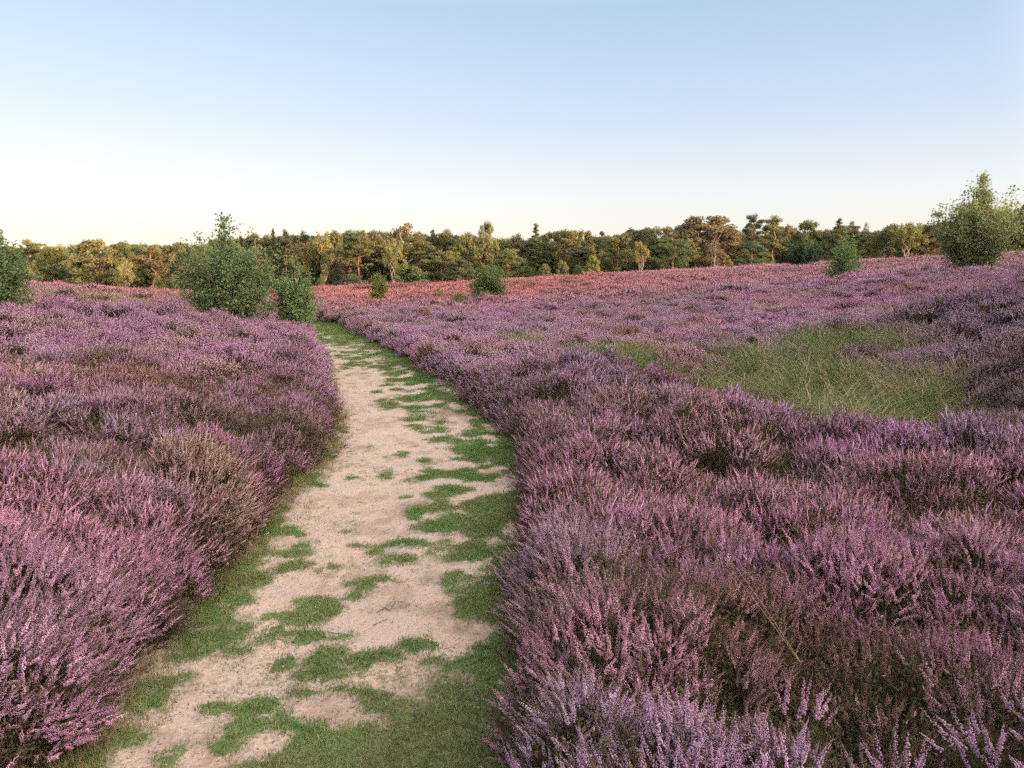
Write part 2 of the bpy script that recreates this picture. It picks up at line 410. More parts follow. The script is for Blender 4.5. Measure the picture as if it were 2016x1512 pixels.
def scatter(name, coll, P, rot, scl, idx, tint):
    me = bpy.data.meshes.new(name)
    me.vertices.add(len(P)); me.vertices.foreach_set('co', np.asarray(P, np.float32).ravel())
    a = me.attributes.new('rot', 'FLOAT_VECTOR', 'POINT'); a.data.foreach_set('vector', np.asarray(rot, np.float32).ravel())
    a = me.attributes.new('scl', 'FLOAT_VECTOR', 'POINT'); a.data.foreach_set('vector', np.asarray(scl, np.float32).ravel())
    a = me.attributes.new('idx', 'INT', 'POINT'); a.data.foreach_set('value', np.asarray(idx, np.int32))
    a = me.attributes.new('tint', 'FLOAT_COLOR', 'POINT')
    a.data.foreach_set('color', np.concatenate([tint, np.ones((len(P), 1))], 1).astype(np.float32).ravel())
    ob = obj(name, me)
    ng = bpy.data.node_groups.new(name, 'GeometryNodeTree')
    ng.interface.new_socket('Geometry', in_out='INPUT', socket_type='NodeSocketGeometry')
    ng.interface.new_socket('Geometry', in_out='OUTPUT', socket_type='NodeSocketGeometry')
    nd = ng.nodes.new; ln = ng.links.new
    gi = nd('NodeGroupInput'); go = nd('NodeGroupOutput'); ip = nd('GeometryNodeInstanceOnPoints')
    ci = nd('GeometryNodeCollectionInfo'); ci.inputs['Collection'].default_value = coll
    ci.inputs['Separate Children'].default_value = True; ci.inputs['Reset Children'].default_value = True
    def na(nm, t):
        n = nd('GeometryNodeInputNamedAttribute'); n.data_type = t; n.inputs['Name'].default_value = nm
        return [s for s in n.outputs if s.enabled and s.name == 'Attribute'][0]
    e = nd('FunctionNodeEulerToRotation'); ln(na('rot', 'FLOAT_VECTOR'), e.inputs[0])
    ln(gi.outputs[0], ip.inputs['Points']); ln(ci.outputs[0], ip.inputs['Instance'])
    ip.inputs['Pick Instance'].default_value = True
    ln(na('idx', 'INT'), ip.inputs['Instance Index']); ln(e.outputs[0], ip.inputs['Rotation']); ln(na('scl', 'FLOAT_VECTOR'), ip.inputs['Scale'])
    ln(ip.outputs[0], go.inputs[0])
    md = ob.modifiers.new('scatter', 'NODES'); md.node_group = ng
    return ob

def euler_align(D, spin):
    th = np.arccos(np.clip(D[:, 2], -1, 1)); ph = np.arctan2(D[:, 1], D[:, 0])
    ct, st_, cph, sph, cs, ss_ = np.cos(th), np.sin(th), np.cos(ph), np.sin(ph), np.cos(spin), np.sin(spin)
    R00 = cph * ct * cs - sph * ss_; R10 = sph * ct * cs + cph * ss_; R20 = -st_ * cs
    R21 = st_ * ss_; R22 = ct
    return np.stack([np.arctan2(R21, R22), np.arcsin(np.clip(-R20, -1, 1)), np.arctan2(R10, R00)], 1)

# ---- heather tufts, origin at the flower tips' base level (z=0 is where the tuft leaves the bush)
def heather_tuft(lod, seed, bare=False):
    r = np.random.default_rng(seed)
    A = Acc()
    rad, ns, ln0, ln1, nfl, fs = {0: (.075, 13, .05, .17, 54, .0056), 1: (.12, 24, .05, .17, 17, .0082), 2: (.24, 50, .07, .20, 3, .018), 3: (.55, 80, .16, .34, 1, .040)}[lod]
    for s in range(ns):
        rr = rad * math.sqrt(r.random()); an = r.random() * 6.283
        b = np.array([rr * math.cos(an), rr * math.sin(an), -.12 if lod < 3 else -.15])
        L = r.uniform(ln0, ln1); lean = .22 + .9 * rr / rad * .35
        d0 = np.array([math.cos(an) * lean * .6 + r.normal() * .22, math.sin(an) * lean * .6 + r.normal() * .22, 1.0]); d0 /= np.linalg.norm(d0)
        cur = np.array([r.normal() * .22, r.normal() * .22, 0])
        T = L - b[2]
        def pt(t):
            t = np.asarray(t)[:, None] if np.ndim(t) else t
            return b + d0 * T * t + cur * T * .5 * t * t
        rn = r.random()
        flowering = (not bare) and r.random() > .10
        # stem
        w = {0: .0010, 1: .0013, 2: .002, 3: .005}[lod]
        ts = np.linspace(0, 1, 4 if lod < 2 else 2)
        v, f = tube(pt(ts), w * (1.25 - .6 * ts), 3)
        A.add(v, f, mask=0, rnd=rn * .8 + .1)
        t0 = r.uniform(.36, .58) if lod < 2 else .45
        if lod <= 1:
            # leaf scales on the lower part
            nl = 26 if lod == 0 else 10
            t = r.uniform(.1, t0 + .08 if flowering else 1, nl); p = pt(t)
            ax = rand_unit(nl, r) * .8 + d0; ax /= np.linalg.norm(ax, axis=1)[:, None]
            sz = np.full(nl, .0045 if lod == 0 else .008)
            v, f = cards(p + ax * sz[:, None], rand_unit(nl, r), sz * .35, sz * 1.3, r, ax)
            A.add(v, f, mask=0, rnd=np.repeat(r.random(nl) * .6 + .25, 4))
            if flowering:
                nb = r.integers(0, 3) if lod == 0 else r.integers(0, 2)   # side spikes
                axes = [(None, t0, 1.0, nfl)] + [(r.random() * 6.28, r.uniform(t0 - .1, t0 + .25), r.uniform(.2, .4), nfl // 2) for _ in range(nb)]
                for (sa, ta, le, nn) in axes:
                    if sa is None:
                        t = np.linspace(ta, 1, nn) + r.normal(size=nn) * .008; p = pt(t); prof = (1 - np.clip((t - ta) / (1 - ta), 0, 1) ** 2.2) * .75 + .25
                        axis = d0
                    else:
                        sd = d0 * .8 + np.array([math.cos(sa), math.sin(sa), .1]) * .6; sd /= np.linalg.norm(sd)
                        q = np.linspace(0, 1, nn); p = pt(ta) + sd * (q * le * .09)[:, None] * 1.0; prof = 1 - .6 * q ** 2
                        axis = sd
                    off = rand_unit(nn, r); off -= (off @ axis)[:, None] * axis; off /= np.linalg.norm(off, axis=1)[:, None] + 1e-9
                    fsz = fs * prof * r.uniform(.75, 1.2, nn)
                    p = p + off * (fs * 1.05 * prof)[:, None]
                    ax = off + axis * .35; ax /= np.linalg.norm(ax, axis=1)[:, None]
                    tv, tf = (OCT_V, OCT_F) if lod == 0 else (TET_V, TET_F)
                    v, f = blobs(p, ax, fsz * .72, fsz * 1.1, tv, tf, r)
                    A.add(v, f, mask=1, rnd=np.repeat(np.clip(rn * .65 + r.random(nn) * .35, 0, 1), len(tv)))
                    if lod == 1:
                        pa, pb = p[0], p[-1]; cax = pb - pa; hl = np.linalg.norm(cax) / 2 + 1e-6
                        v, f = blobs(((pa + pb) / 2)[None], (cax / (2 * hl))[None], np.array([fs * .62]), np.array([hl * 1.1]), OCT_V, OCT_F, r)
                        A.add(v, f, mask=1, rnd=rn * .7)
            elif not bare:
                pass
        else:
            k = 3 if lod == 2 else 1
            if flowering:
                for q in range(k if lod == 2 else 1):
                    ta, tb = t0 + (1 - t0) * q / k, t0 + (1 - t0) * (q + 1.25) / k
                    pa, pb = pt(ta), pt(min(tb, 1.04))
                    axis = pb - pa; hl = np.linalg.norm(axis) / 2; axis = axis / (2 * hl)
                    jit = r.normal(size=3) * fs * .35
                    v, f = blobs(((pa + pb) / 2 + jit)[None], axis[None], np.array([fs * (1.0 - .22 * q) * r.uniform(.7, 1.1)]) * .62, np.array([hl * 1.05]), OCT_V if lod == 2 else TET_V * [1, 1, 1.1], OCT_F if lod == 2 else TET_F, r)
                    A.add(v, f, mask=1, rnd=np.clip(rn * .65 + r.random() * .35, 0, 1))
                if lod == 2:
                    nn = 3
                    t = r.uniform(t0, 1, nn); ax = rand_unit(nn, r); p = pt(t) + ax * fs * .5
                    v, f = blobs(p, ax, np.full(nn, fs * .35), np.full(nn, fs * .6), TET_V, TET_F, r)
                    A.add(v, f, mask=1, rnd=np.clip(rn * .6 + .3, 0, 1))
            else:
                n3 = 5; t = r.uniform(.3, 1, n3)
                v, f = cards(pt(t), rand_unit(n3, r), fs * .5, fs * 1.6, r)
                A.add(v, f, mask=0, rnd=rn)
            n3 = 3; t = r.uniform(0, t0, n3)
            v, f = cards(pt(t), rand_unit(n3, r), fs * .45, fs * 1.5, r)
            A.add(v, f, mask=0, rnd=np.repeat(r.random(n3), 4))
    me = A.mesh('heather_tuft'); me.materials.append(mat_heather)
    return me

LIB = []; LODS = {}
for lod, nv in ((0, 9), (1, 8), (2, 8), (3, 7)):
    LODS[lod] = (len(LIB), nv)
    LIB += [heather_tuft(lod, 100 + lod * 20 + k) for k in range(nv)]
BARE = {}
for lod in (0, 1):
    BARE[lod] = (len(LIB), 4)
    LIB += [heather_tuft(lod, 500 + lod * 20 + k, True) for k in range(4)]
BARE[2] = BARE[1]
def under_tuft(seed):
    r = np.random.default_rng(seed); A = Acc()
    for k in range(22):
        rr = .15 * math.sqrt(r.random()); an = r.random() * 6.283; L = r.uniform(.10, .26)
        d = rand_unit(1, r)[0] * .75 + np.array([0, 0, .8]); d /= np.linalg.norm(d); cur = rand_unit(1, r)[0] * .35
        b = np.array([rr * math.cos(an), rr * math.sin(an), -.08]); t = np.linspace(0, 1, 5)[:, None]
        p = b + d * L * t + cur * L * t * t
        v, f = tube(p, np.linspace(.0020, .0007, 5), 3); A.add(v, f, mask=0, rnd=r.random() * .4)
        nl = 10; tt = r.uniform(.15, 1.05, nl)[:, None]; q = b + d * L * tt + cur * L * tt * tt + r.normal(size=(nl, 3)) * .007
        ax = rand_unit(nl, r) + d; ax /= np.linalg.norm(ax, axis=1)[:, None]
        v, f = cards(q, rand_unit(nl, r), r.uniform(.0025, .005, nl), r.uniform(.007, .016, nl), r, ax)
        gr = r.random()
        A.add(v, f, mask=np.repeat((r.random(nl) < .10) * .5, 4), rnd=np.repeat(np.clip(gr + r.normal(size=nl) * .15, 0, 1), 4))
    me = A.mesh('under_tuft'); me.materials.append(mat_heather); return me
UND = (len(LIB), 5)
LIB += [under_tuft(700 + k) for k in range(5)]
heather_lib = library('heather_tuft', LIB)

PINK = np.array([.69, .35, .47]); MAG = np.array([.58, .25, .47]); LIL = np.array([.52, .37, .52]); BEI = np.array([.57, .42, .33]); MAUVE = np.array([.55, .32, .45]); BRN = np.array([.27, .16, .09]); OLV = np.array([.13, .13, .055]); ROSE = np.array([.68, .36, .46])
# zones given a tint or height, shade included on the slope behind the hollow: px,py of canopy, distance, radius, tint, strength, height factor
ZN = []
for px, py, Yd, rad, t, st, hf in [
    (470, 790, 6.9, .65, OLV, .9, .35), (285, 705, 8.8, .55, BRN * 1.6, .75, .95), (240, 680, 10.0, .35, BRN * 1.5, .6, 1), (540, 880, 5.4, .35, MAG, .9, 1), (380, 1040, 3.6, .35, MAG, .8, 1), (60, 960, 3.6, .6, ROSE, .9, 1), (450, 900, 4.7, .4, BEI, .8, 1),
    (80, 1130, 2.8, .5, PINK * .95, .5, 1), (650, 780, 9.3, .5, MAG, .5, 1), (430, 610, 19, 2, MAG, .5, 1.0),
    (1430, 1100, 2.75, .42, BRN, .95, .78), (1640, 1120, 2.7, .30, BRN * 1.1, .9, .8), (1560, 1260, 2.2, .22, OLV, .9, .75), (1250, 1020, 3.4, .3, LIL, .7, 1), (1400, 930, 3.9, .35, ROSE, .9, 1.05), (1700, 770, 5.5, .45, MAG * 1.15, .7, 1.12), (1850, 880, 4.3, .3, BRN * .8, .8, .6),
    (1600, 1180, 2.5, .34, BRN, .9, .78), (1500, 1340, 2.0, .17, BRN * .8, .85, .76), (1820, 1330, 2.0, .18, BRN, .8, .76), (1780, 1240, 2.3, .2, BRN, .8, .8),
    (1880, 690, 9.6, 1.1, np.array([.36, .25, .30]), .85, 1.2), (1980, 620, 12, 1.8, np.array([.36, .24, .32]), .8, 1.2), (2010, 760, 7.4, .9, np.array([.34, .25, .26]), .8, 1.1),  # slope's shade put into the tint, along with the brown of old blooms
    (1780, 1000, 3.1, .35, ROSE, .6, 1.05), (1950, 900, 3.9, .5, ROSE, .6, 1.0), (1060, 1000, 3.8, .3, LIL, .7, 1), (1240, 1230, 2.5, .22, PINK, .6, 1.1), (1500, 1450, 1.9, .3, PINK, .3, 1.0),
    (1900, 650, 11, 1.3, LIL * .8, .6, 1), (1950, 590, 14, 1.5, MAUVE * .65, .8, 1.1), (1350, 850, 5.0, .6, ROSE * .95, .5, 1), (1150, 800, 6.8, .5, BEI, .6, .95), (1450, 745, 7.4, .5, BEI, .6, 1),  # first two: tint darkened as shade on the slope facing away from the glow
    (1700, 545, 33, 2.5, MAG * 1.1, .6, 1), (620, 1, 3, .01, MAG, 0, 1)]:
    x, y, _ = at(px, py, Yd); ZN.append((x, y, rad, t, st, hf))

def in_hollow(x, y):
    """0..1: where moor grass takes over from heather in the hollow right of the path"""
    m = 0
    for px, Yd, rx, ry, k in [(1560, 8.3, .95, 1.3, 1), (1680, 9.8, 1.5, 2.2, 1), (1480, 10.0, 1.3, 1.6, 1), (1380, 11.5, 1.0, 1.3, .9), (1230, 13.5, 1.1, 1.6, .95), (1440, 14.5, 1.2, 1.4, .55), (1660, 13.5, 1.3, 2.2, .85), (1040, 15.8, .45, .7, .9), (1740, 8.6, .7, 1.0, .8), (1740, 17.5, .9, 1.6, .75), (1540, 12.5, 1.2, 1.8, .75), (1300, 11.5, .8, 1.2, .6)]:
        X0 = (px - 1008) / F * Yd
        m = np.maximum(m, k * np.exp(-(((x - X0) / (rx * .86)) ** 2 + ((y - Yd) / (ry * 1.05)) ** 2) ** 1.5))
    return m
def left_grassy(x, y):
    X0 = (170 - 1008) / F * 33
    return .85 * np.exp(-(((x - X0) / 11) ** 2 + ((y - 33) / 10) ** 2) ** 1.3)

def tint_at(x, y, r):
    n = len(x)
    a = fbm(x * .45, y * .45, 201, 3); b = fbm(x * 1.1, y * 1.1, 202, 3); c = fbm(x * .8, y * .8, 203, 3)
    t = np.repeat(MAUVE[None], n, 0)
    def mx(t, w, col): return t * (1 - w[:, None]) + w[:, None] * col
    right = sst(-.5, 1.5, x - np.interp(y, _gy, _gr)) * sst(30, 14, y)
    t = mx(t, np.clip(right * .75, 0, 1), LIL)
    lf = sst(.2, -1.2, x - np.interp(y, _gy, _gl)) * sst(13, 5, y)
    t = mx(t, lf * .25, PINK)
    t = mx(t, sst(.52, .68, a) * .8, PINK)
    t = mx(t, sst(.58, .72, b) * .8, MAG)
    t = mx(t, sst(.58, .70, c) * .55, BEI)
    t = mx(t, sst(.36, .28, b) * .75, LIL)
    t = mx(t, sst(.34, .26, c) * .7, BRN * 1.3)
    k = r.random(n)
    t = mx(t, (k > .93) * .6, BEI); t = mx(t, (k < .05) * .6, MAG); 
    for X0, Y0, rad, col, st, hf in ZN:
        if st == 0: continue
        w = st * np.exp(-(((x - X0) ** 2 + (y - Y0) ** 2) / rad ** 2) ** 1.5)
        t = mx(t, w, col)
    t = mx(t, in_hollow(x, y) * .6, BRN * 1.2)
    t = mx(t, left_grassy(x, y) * .7, np.array([.40, .30, .17]))
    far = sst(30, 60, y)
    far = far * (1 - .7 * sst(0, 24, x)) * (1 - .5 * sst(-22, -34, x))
    t = mx(t, far * .8, np.array([.80, .30, .27]))  # coral of the low sunlight put into the far heather tint
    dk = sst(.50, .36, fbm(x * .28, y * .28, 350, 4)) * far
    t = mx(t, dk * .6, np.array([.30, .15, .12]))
    return t * r.uniform(.85, 1.12, (n, 1)) * (1 + r.normal(size=(n, 3)) * .03)

def height_factor(x, y):
    h = np.ones(len(x))
    for X0, Y0, rad, col, st, hf in ZN:
        h *= 1 + (hf - 1) * np.exp(-(((x - X0) ** 2 + (y - Y0) ** 2) / rad ** 2) ** 1.5)
    h *= 1 - .45 * in_hollow(x, y)
    return h

def jgrid(x0, x1, y0, y1, s, r, j=.42):
    X, Y = np.meshgrid(np.arange(x0, x1, s), np.arange(y0, y1, s))
    X[1::2] += s / 2
    return (X + r.uniform(-j, j, X.shape) * s).ravel(), (Y + r.uniform(-j, j, Y.shape) * s).ravel()

def visible(x, y, m=1.6):
    return (np.abs(x) < .66 * np.maximum(y, 0) + m + .04 * y)

def edge_dist(x, y):
    """signed distance to the path: negative inside"""
    L = pathL(y); Rr = pathR(y)
    dl = np.interp(y + .5, _gy, _gl) - np.interp(y - .5, _gy, _gl); dr = np.interp(y + .5, _gy, _gr) - np.interp(y - .5, _gy, _gr)
    kl = 1 / np.sqrt(1 + dl ** 2); kr = 1 / np.sqrt(1 + dr ** 2)
    return np.where(y < 47, np.maximum((L - x) * kl, (x - Rr) * kr), 9)

def domes(y0, y1, s, rlo, rhi, hlo, hhi, seed):
    r = np.random.default_rng(seed)
    w = .70 * y1 + 3
    x, y = jgrid(-w, w, y0, y1, s, r)
    k = visible(x, y, 2.6); x = x[k]; y = y[k]
    rad = r.uniform(rlo, rhi, len(x)); h = r.uniform(hlo, hhi, len(x)) * height_factor(x, y) * (.50 + 1.0 * fbm(x * .62, y * .62, 301, 2))
    d = edge_dist(x, y)
    k = d > .10; x, y, rad, h, d = x[k], y[k], rad[k], h[k], d[k]
    lim = d + .06
    f = np.minimum(1, lim / rad); rad = np.maximum(rad * f, .14); h = h * (.55 + .45 * f)
    hw = in_hollow(x, y)
    k = r.random(len(x)) > (hw * 1.35 - .12) * sst(.36, .48, fbm(x * .9, y * .9, 360, 3))
    k &= r.random(len(x)) > .7 * left_grassy(x, y)
    x, y, rad, h = x[k], y[k], rad[k], h[k]
    return x, y, rad, h

DX, DY, DR, DH = [], [], [], []
for a in [(-1.2, 14, .42, .24, .52, .32, .54, 1), (14, 34, .56, .32, .64, .34, .54, 2), (34, 64, 1.0, .6, 1.05, .34, .52, 3), (64, 112, 1.7, 1.1, 1.8, .34, .48, 4)]:
    q = domes(*a)
    for L_, v in zip((DX, DY, DR, DH), q): L_.append(v)
r = np.random.default_rng(909)
for side in (0, 1):
    ye = np.arange(.4, 34, .27); ye = ye + r.uniform(-.08, .08, len(ye))
    e_ = (pathL if side == 0 else pathR)(ye); sg = -1 if side == 0 else 1
    re = r.uniform(.22, .33, len(ye)); xe = e_ + sg * (re * .85 + .05) * np.sqrt(1 + (np.gradient(e_, ye)) ** 2)
    DX.append(xe); DY.append(ye); DR.append(re); DH.append(r.uniform(.34, .50, len(ye)) * (.8 + .4 * fbm(xe * .8, ye * .8, 302, 2)))
DX, DY, DR, DH = map(np.concatenate, (DX, DY, DR, DH))
DZ = terrain(DX, DY)
DT = None
# neighbour search on hashed cells
CELL = 2.0
cells = {}
for k, (a, b) in enumerate(zip((DX // CELL).astype(int), (DY // CELL).astype(int))):
    cells.setdefault((a, b), []).append(k)

def lod_of(dist, r):
    e = dist * r.uniform(.85, 1.18, np.shape(dist))
    return np.where(e < 3.9, 0, np.where(e < 11, 1, np.where(e < 38, 2, 3)))
SPC = {0: .066, 1: .097, 2: .182, 3: .50}

P, Dr, Sc, Ix, Ti = [], [], [], [], []
UP, UPD, US = [], [], []
r = np.random.default_rng(77)
for k in range(len(DX)):
    x0, y0, R0, h0, z0 = DX[k], DY[k], DR[k], DH[k], DZ[k]
    dist = math.hypot(x0, y0)
    lod = int(lod_of(dist, r))
    sp_ = SPC[lod] * (1 if lod < 3 else max(1, dist / 60))
    area = 2 * math.pi * R0 * R0 * .55 + 2 * math.pi * R0 * h0 * .5
    n = max(2, int(area / sp_ ** 2 * (.9 if dist < 60 else .8)))
    # even-ish points on a half ellipsoid
    zz = r.random(n) ** .85; ph = r.random(n) * 6.283
    zz = np.clip(zz, .04, 1); rr = np.sqrt(1 - zz ** 2 * .98)
    wob = 1 + .16 * (vnoise(ph * 1.2 + k, zz * 3, 9) - .5) + r.normal(size=n) * .05
    px = x0 + R0 * rr * np.cos(ph) * wob; py = y0 + R0 * rr * np.sin(ph) * wob; pz = h0 * zz * wob
    nr_ = np.stack([rr * np.cos(ph) / R0, rr * np.sin(ph) / R0, zz / h0], 1); nr_ /= np.linalg.norm(nr_, axis=1)[:, None]
    # drop points buried in a neighbouring bush
    keep = np.ones(n, bool)
    ca, cb = int(x0 // CELL), int(y0 // CELL)
    nb = [q for a in (-1, 0, 1) for b in (-1, 0, 1) for q in cells.get((ca + a, cb + b), ()) if q != k]
    if nb:
        nb = np.array(nb)
        dd = ((px[:, None] - DX[nb]) ** 2 + (py[:, None] - DY[nb]) ** 2) / DR[nb] ** 2 + (pz[:, None] + .03) ** 2 / DH[nb] ** 2
        keep &= dd.min(1) > .80
    gz = terrain(px, py) if dist < 60 else np.full(n, z0)
    if dist < 11:
        us = .108 if dist < 6 else .17
        nu = int((math.pi * R0 * R0 * .9 + 4 * R0 * h0) / us ** 2); zu = r.random(nu); au = r.random(nu) * 6.283; ru = np.sqrt(1 - zu ** 2 * .98) * r.uniform(.3, 1, nu) ** .4
        ux = x0 + R0 * .84 * ru * np.cos(au); uy = y0 + R0 * .84 * ru * np.sin(au); uz = np.maximum(h0 * .72 * zu - .04, .02)
        UP.append(np.stack([ux, uy, terrain(ux, uy) + uz], 1)); uD = np.stack([np.cos(au) * .5, np.sin(au) * .5, .4 + zu], 1) + r.normal(size=(nu, 3)) * .3
        UPD.append(uD / np.linalg.norm(uD, axis=1)[:, None]); US.append(np.full(nu, 1.0 if dist < 6 else 1.3) * r.uniform(.7, 1.1, nu))
    pz = pz - .04
    keep &= pz > .0
    if lod < 3:
        cn = fbm(px * 3.4 + k * 7, py * 3.4, 330, 2)
        pz = pz + (cn - .5) * .15 * min(1, R0 / .3)
        keep &= (cn > .425) | (r.random(n) < .13)
        sp_z = np.zeros(n)
        for X0_, Y0_, rad_, col_, st_z, hf_ in ZN:
            if hf_ < .85: sp_z = np.maximum(sp_z, np.exp(-(((px - X0_) ** 2 + (py - Y0_) ** 2) / rad_ ** 2) ** 1.5))
        nearw = sst(3.4, 2.2, py) * sst(.15, .7, px)
        keep &= r.random(n) > np.maximum(sp_z * .38, nearw * .22 * sst(.62, .42, fbm(px * 2.1, py * 2.1, 340, 2)) + nearw * .12)
    # tall sprigs cannot stand in the path
    if not keep.any(): continue
    px, py, pz, nr_, gz = px[keep], py[keep], pz[keep], nr_[keep], gz[keep]
    sp_z = sp_z[keep] if lod < 3 else 0
    n = len(px)
    D = nr_ * .55 + np.array([0, 0, .85]); D[:, 2] = np.maximum(D[:, 2], .25)
    D[:, :2] += r.normal(size=(n, 2)) * .24
    if x0 < pathL(y0) and y0 < 20: D[:, 0] += .32
    D /= np.linalg.norm(D, axis=1)[:, None]
    s0, nv = LODS[lod]
    ix = s0 + r.integers(0, nv, n)
    if lod in BARE:
        bare = r.random(n) < .13 + .14 * sst(3.6, 2.4, py) * (px > 0) + .3 * sp_z + .35 * (pz < h0 * .3)
        b0, bn = BARE[lod]; ix = np.where(bare, b0 + r.integers(0, bn, n), ix)
    sc = r.uniform(.75, 1.12, (n, 1)) * np.array([[1, 1, 1]]) * ((.74, .76, 1)[lod] if lod < 3 else np.clip(R0 / 1.0, .75, 1.3)) * (.72 if lod == 2 else .82 if R0 < .25 else .95)
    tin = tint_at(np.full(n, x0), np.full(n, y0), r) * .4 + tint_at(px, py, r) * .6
    P.append(np.stack([px, py, gz + pz - .02], 1)); Dr.append(D); Sc.append(sc); Ix.append(ix); Ti.append(tin)
UP = np.concatenate(UP); nu = len(UP); print('UNDER', nu)
P.append(UP); Dr += UPD; Sc.append(np.repeat(np.concatenate(US)[:, None], 3, 1)); Ix.append(UND[0] + r.integers(0, UND[1], nu)); Ti.append(np.repeat(np.array([[.5, .3, .3]]), nu, 0))
P = np.concatenate(P); Dr = np.concatenate(Dr); Sc = np.concatenate(Sc); Ix = np.concatenate(Ix); Ti = np.concatenate(Ti)
Ro = euler_align(Dr, r.random(len(P)) * 6.283)
# shoots inside the bushes, between the domes
mid = np.interp(P[:, 1], _gy, (_gl + _gr) / 2)
leftm = (P[:, 0] < mid) & (P[:, 1] < 45)
farm = P[:, 1] >= 45
rightm = ~leftm & ~farm
print('HEATHER tufts', len(P), leftm.sum(), rightm.sum(), farm.sum())
for nm, m, lab in (('heather', leftm, 'pink and mauve flowering heather bank on the left of the sand path'), ('heather', rightm, 'lilac flowering heather to the right of the path and round the grassy hollow'), ('heather', farm, 'far heather field glowing coral pink in low sun before the wood')):
    ob = scatter(nm, heather_lib, P[m], Ro[m], Sc[m], Ix[m], Ti[m])
    tag(ob, lab, 'heather', kind='stuff')

# ------------------------------------------------------------------ short turf on the path
def turf_tuft(seed, n, rad, h0, h1, w, curl=.5):
    r = np.random.default_rng(seed); A = Acc()
    for k in range(n):
        rr = rad * math.sqrt(r.random()); an = r.random() * 6.283; h = r.uniform(h0, h1)
        b = np.array([rr * math.cos(an), rr * math.sin(an), -.003]); az = r.random() * 6.283
        d = np.array([math.cos(az), math.sin(az), 0]); sd = np.array([-d[1], d[0], 0])
        le = r.uniform(.1, curl) * h
        p1 = b + np.array([0, 0, h * .6]) + d * le * .35; p2 = b + np.array([0, 0, h]) + d * le
        v = np.array([b - sd * w, b + sd * w, p1 + sd * w * .8, p1 - sd * w * .8, p2])
        A.add(v, np.array([[0, 1, 2, 3]]), rnd=r.random()); A.f[3].append(np.array([[3, 2, 4]]) + A.n - 5)
    me = A.mesh('turf_tuft'); me.materials.append(mat_grass); return me
turf_lib = library('turf_tuft', [turf_tuft(k, 34, .045, .006, .019, .0012, 1.6) for k in range(5)] + [turf_tuft(20 + k, 40, .09, .008, .026, .003, 1.6) for k in range(4)] + [turf_tuft(40 + k, 26, .06, .03, .09, .0011, 1.3) for k in range(4)])
r = np.random.default_rng(5)
TP, TS, TI, TT = [], [], [], []
for (ya, yb, s, i0, nv, sc) in ((1.2, 7.5, .030, 0, 5, 1), (7.5, 16, .060, 5, 4, .8), (16, 46, .13, 5, 4, 1.3)):
    x, y = jgrid(-24 if yb > 20 else -7, 2.2, ya, yb, s, r)
    k = (edge_dist(x, y) < .18) & visible(x, y, .6); x = x[k]; y = y[k]
    gmk = grass_mask(x, y)
    k = r.random(len(x)) < sst(.36, .85, gmk) * .9 + .04 + .05 * sst(.05, .40, gmk); x, y, gmk = x[k], y[k], gmk[k]
    n = len(x)
    br = fbm(x * 1.6, y * 1.6, 61, 3)[:, None]; rt = sst(.6, 1.0, (x - pathL(y)) / (pathR(y) - pathL(y)))[:, None]
    col = np.array([.080, .170, .038]) * (1 - sst(.45, .65, br)) + np.array([.135, .17, .055]) * sst(.42, .6, br)
    nd_ = (sst(3.8, 2.4, y) * sst(.40, .60, fbm(x * 3, y * 3, 62, 3)) * .7)[:, None]; col = col * (1 - nd_) + nd_ * np.array([.17, .15, .08]); col = col * (1 - .25 * rt) * r.uniform(.8, 1.2, (n, 1))
    TP.append(np.stack([x, y, path_z(x, y)], 1)); TS.append(np.repeat(r.uniform(.7, 1.15, (n, 1)) * sc, 3, 1) * np.array([[1, 1, 1.0]]) * (.55 + .6 * gmk[:, None])); TI.append(i0 + r.integers(0, nv, n)); TT.append(col)
# taller dry fringe under the heather edges
x, y = jgrid(-9, 2, 1.2, 18, .05, r)
d = edge_dist(x, y); left = x < np.interp(y, _gy, (_gl + _gr) / 2)
pk = np.where(left, np.exp(-((d + .04) / .13) ** 2) * .75, np.exp(-((d - .02) / .06) ** 2) * .35)
k = (r.random(len(x)) < pk) & visible(x, y, .6); x, y = x[k], y[k]; n = len(x)
dry = np.clip(fbm(x * 2, y * 2, 401, 3) * 2.2 - .5 + r.normal(size=n) * .2, 0, 1)[:, None]
TP.append(np.stack([x, y, path_z(x, y)], 1)); TS.append(np.repeat(r.uniform(.5, 1.05, (n, 1)), 3, 1)); TI.append(9 + r.integers(0, 4, n))
TT.append(np.array([.11, .13, .04]) * (1 - dry) + np.array([.29, .22, .10]) * dry)
TP, TS, TI, TT = map(np.concatenate, (TP, TS, TI, TT))
print('TURF', len(TP))
n = len(TP)
tf_rot = np.stack([r.normal(size=n) * .1, r.normal(size=n) * .1, r.random(n) * 6.283], 1)
ob = scatter('grass', turf_lib, TP, tf_rot, TS, TI, TT)
tag(ob, 'short green turf growing in patches and along the edges of the sand path', 'grass', kind='stuff')

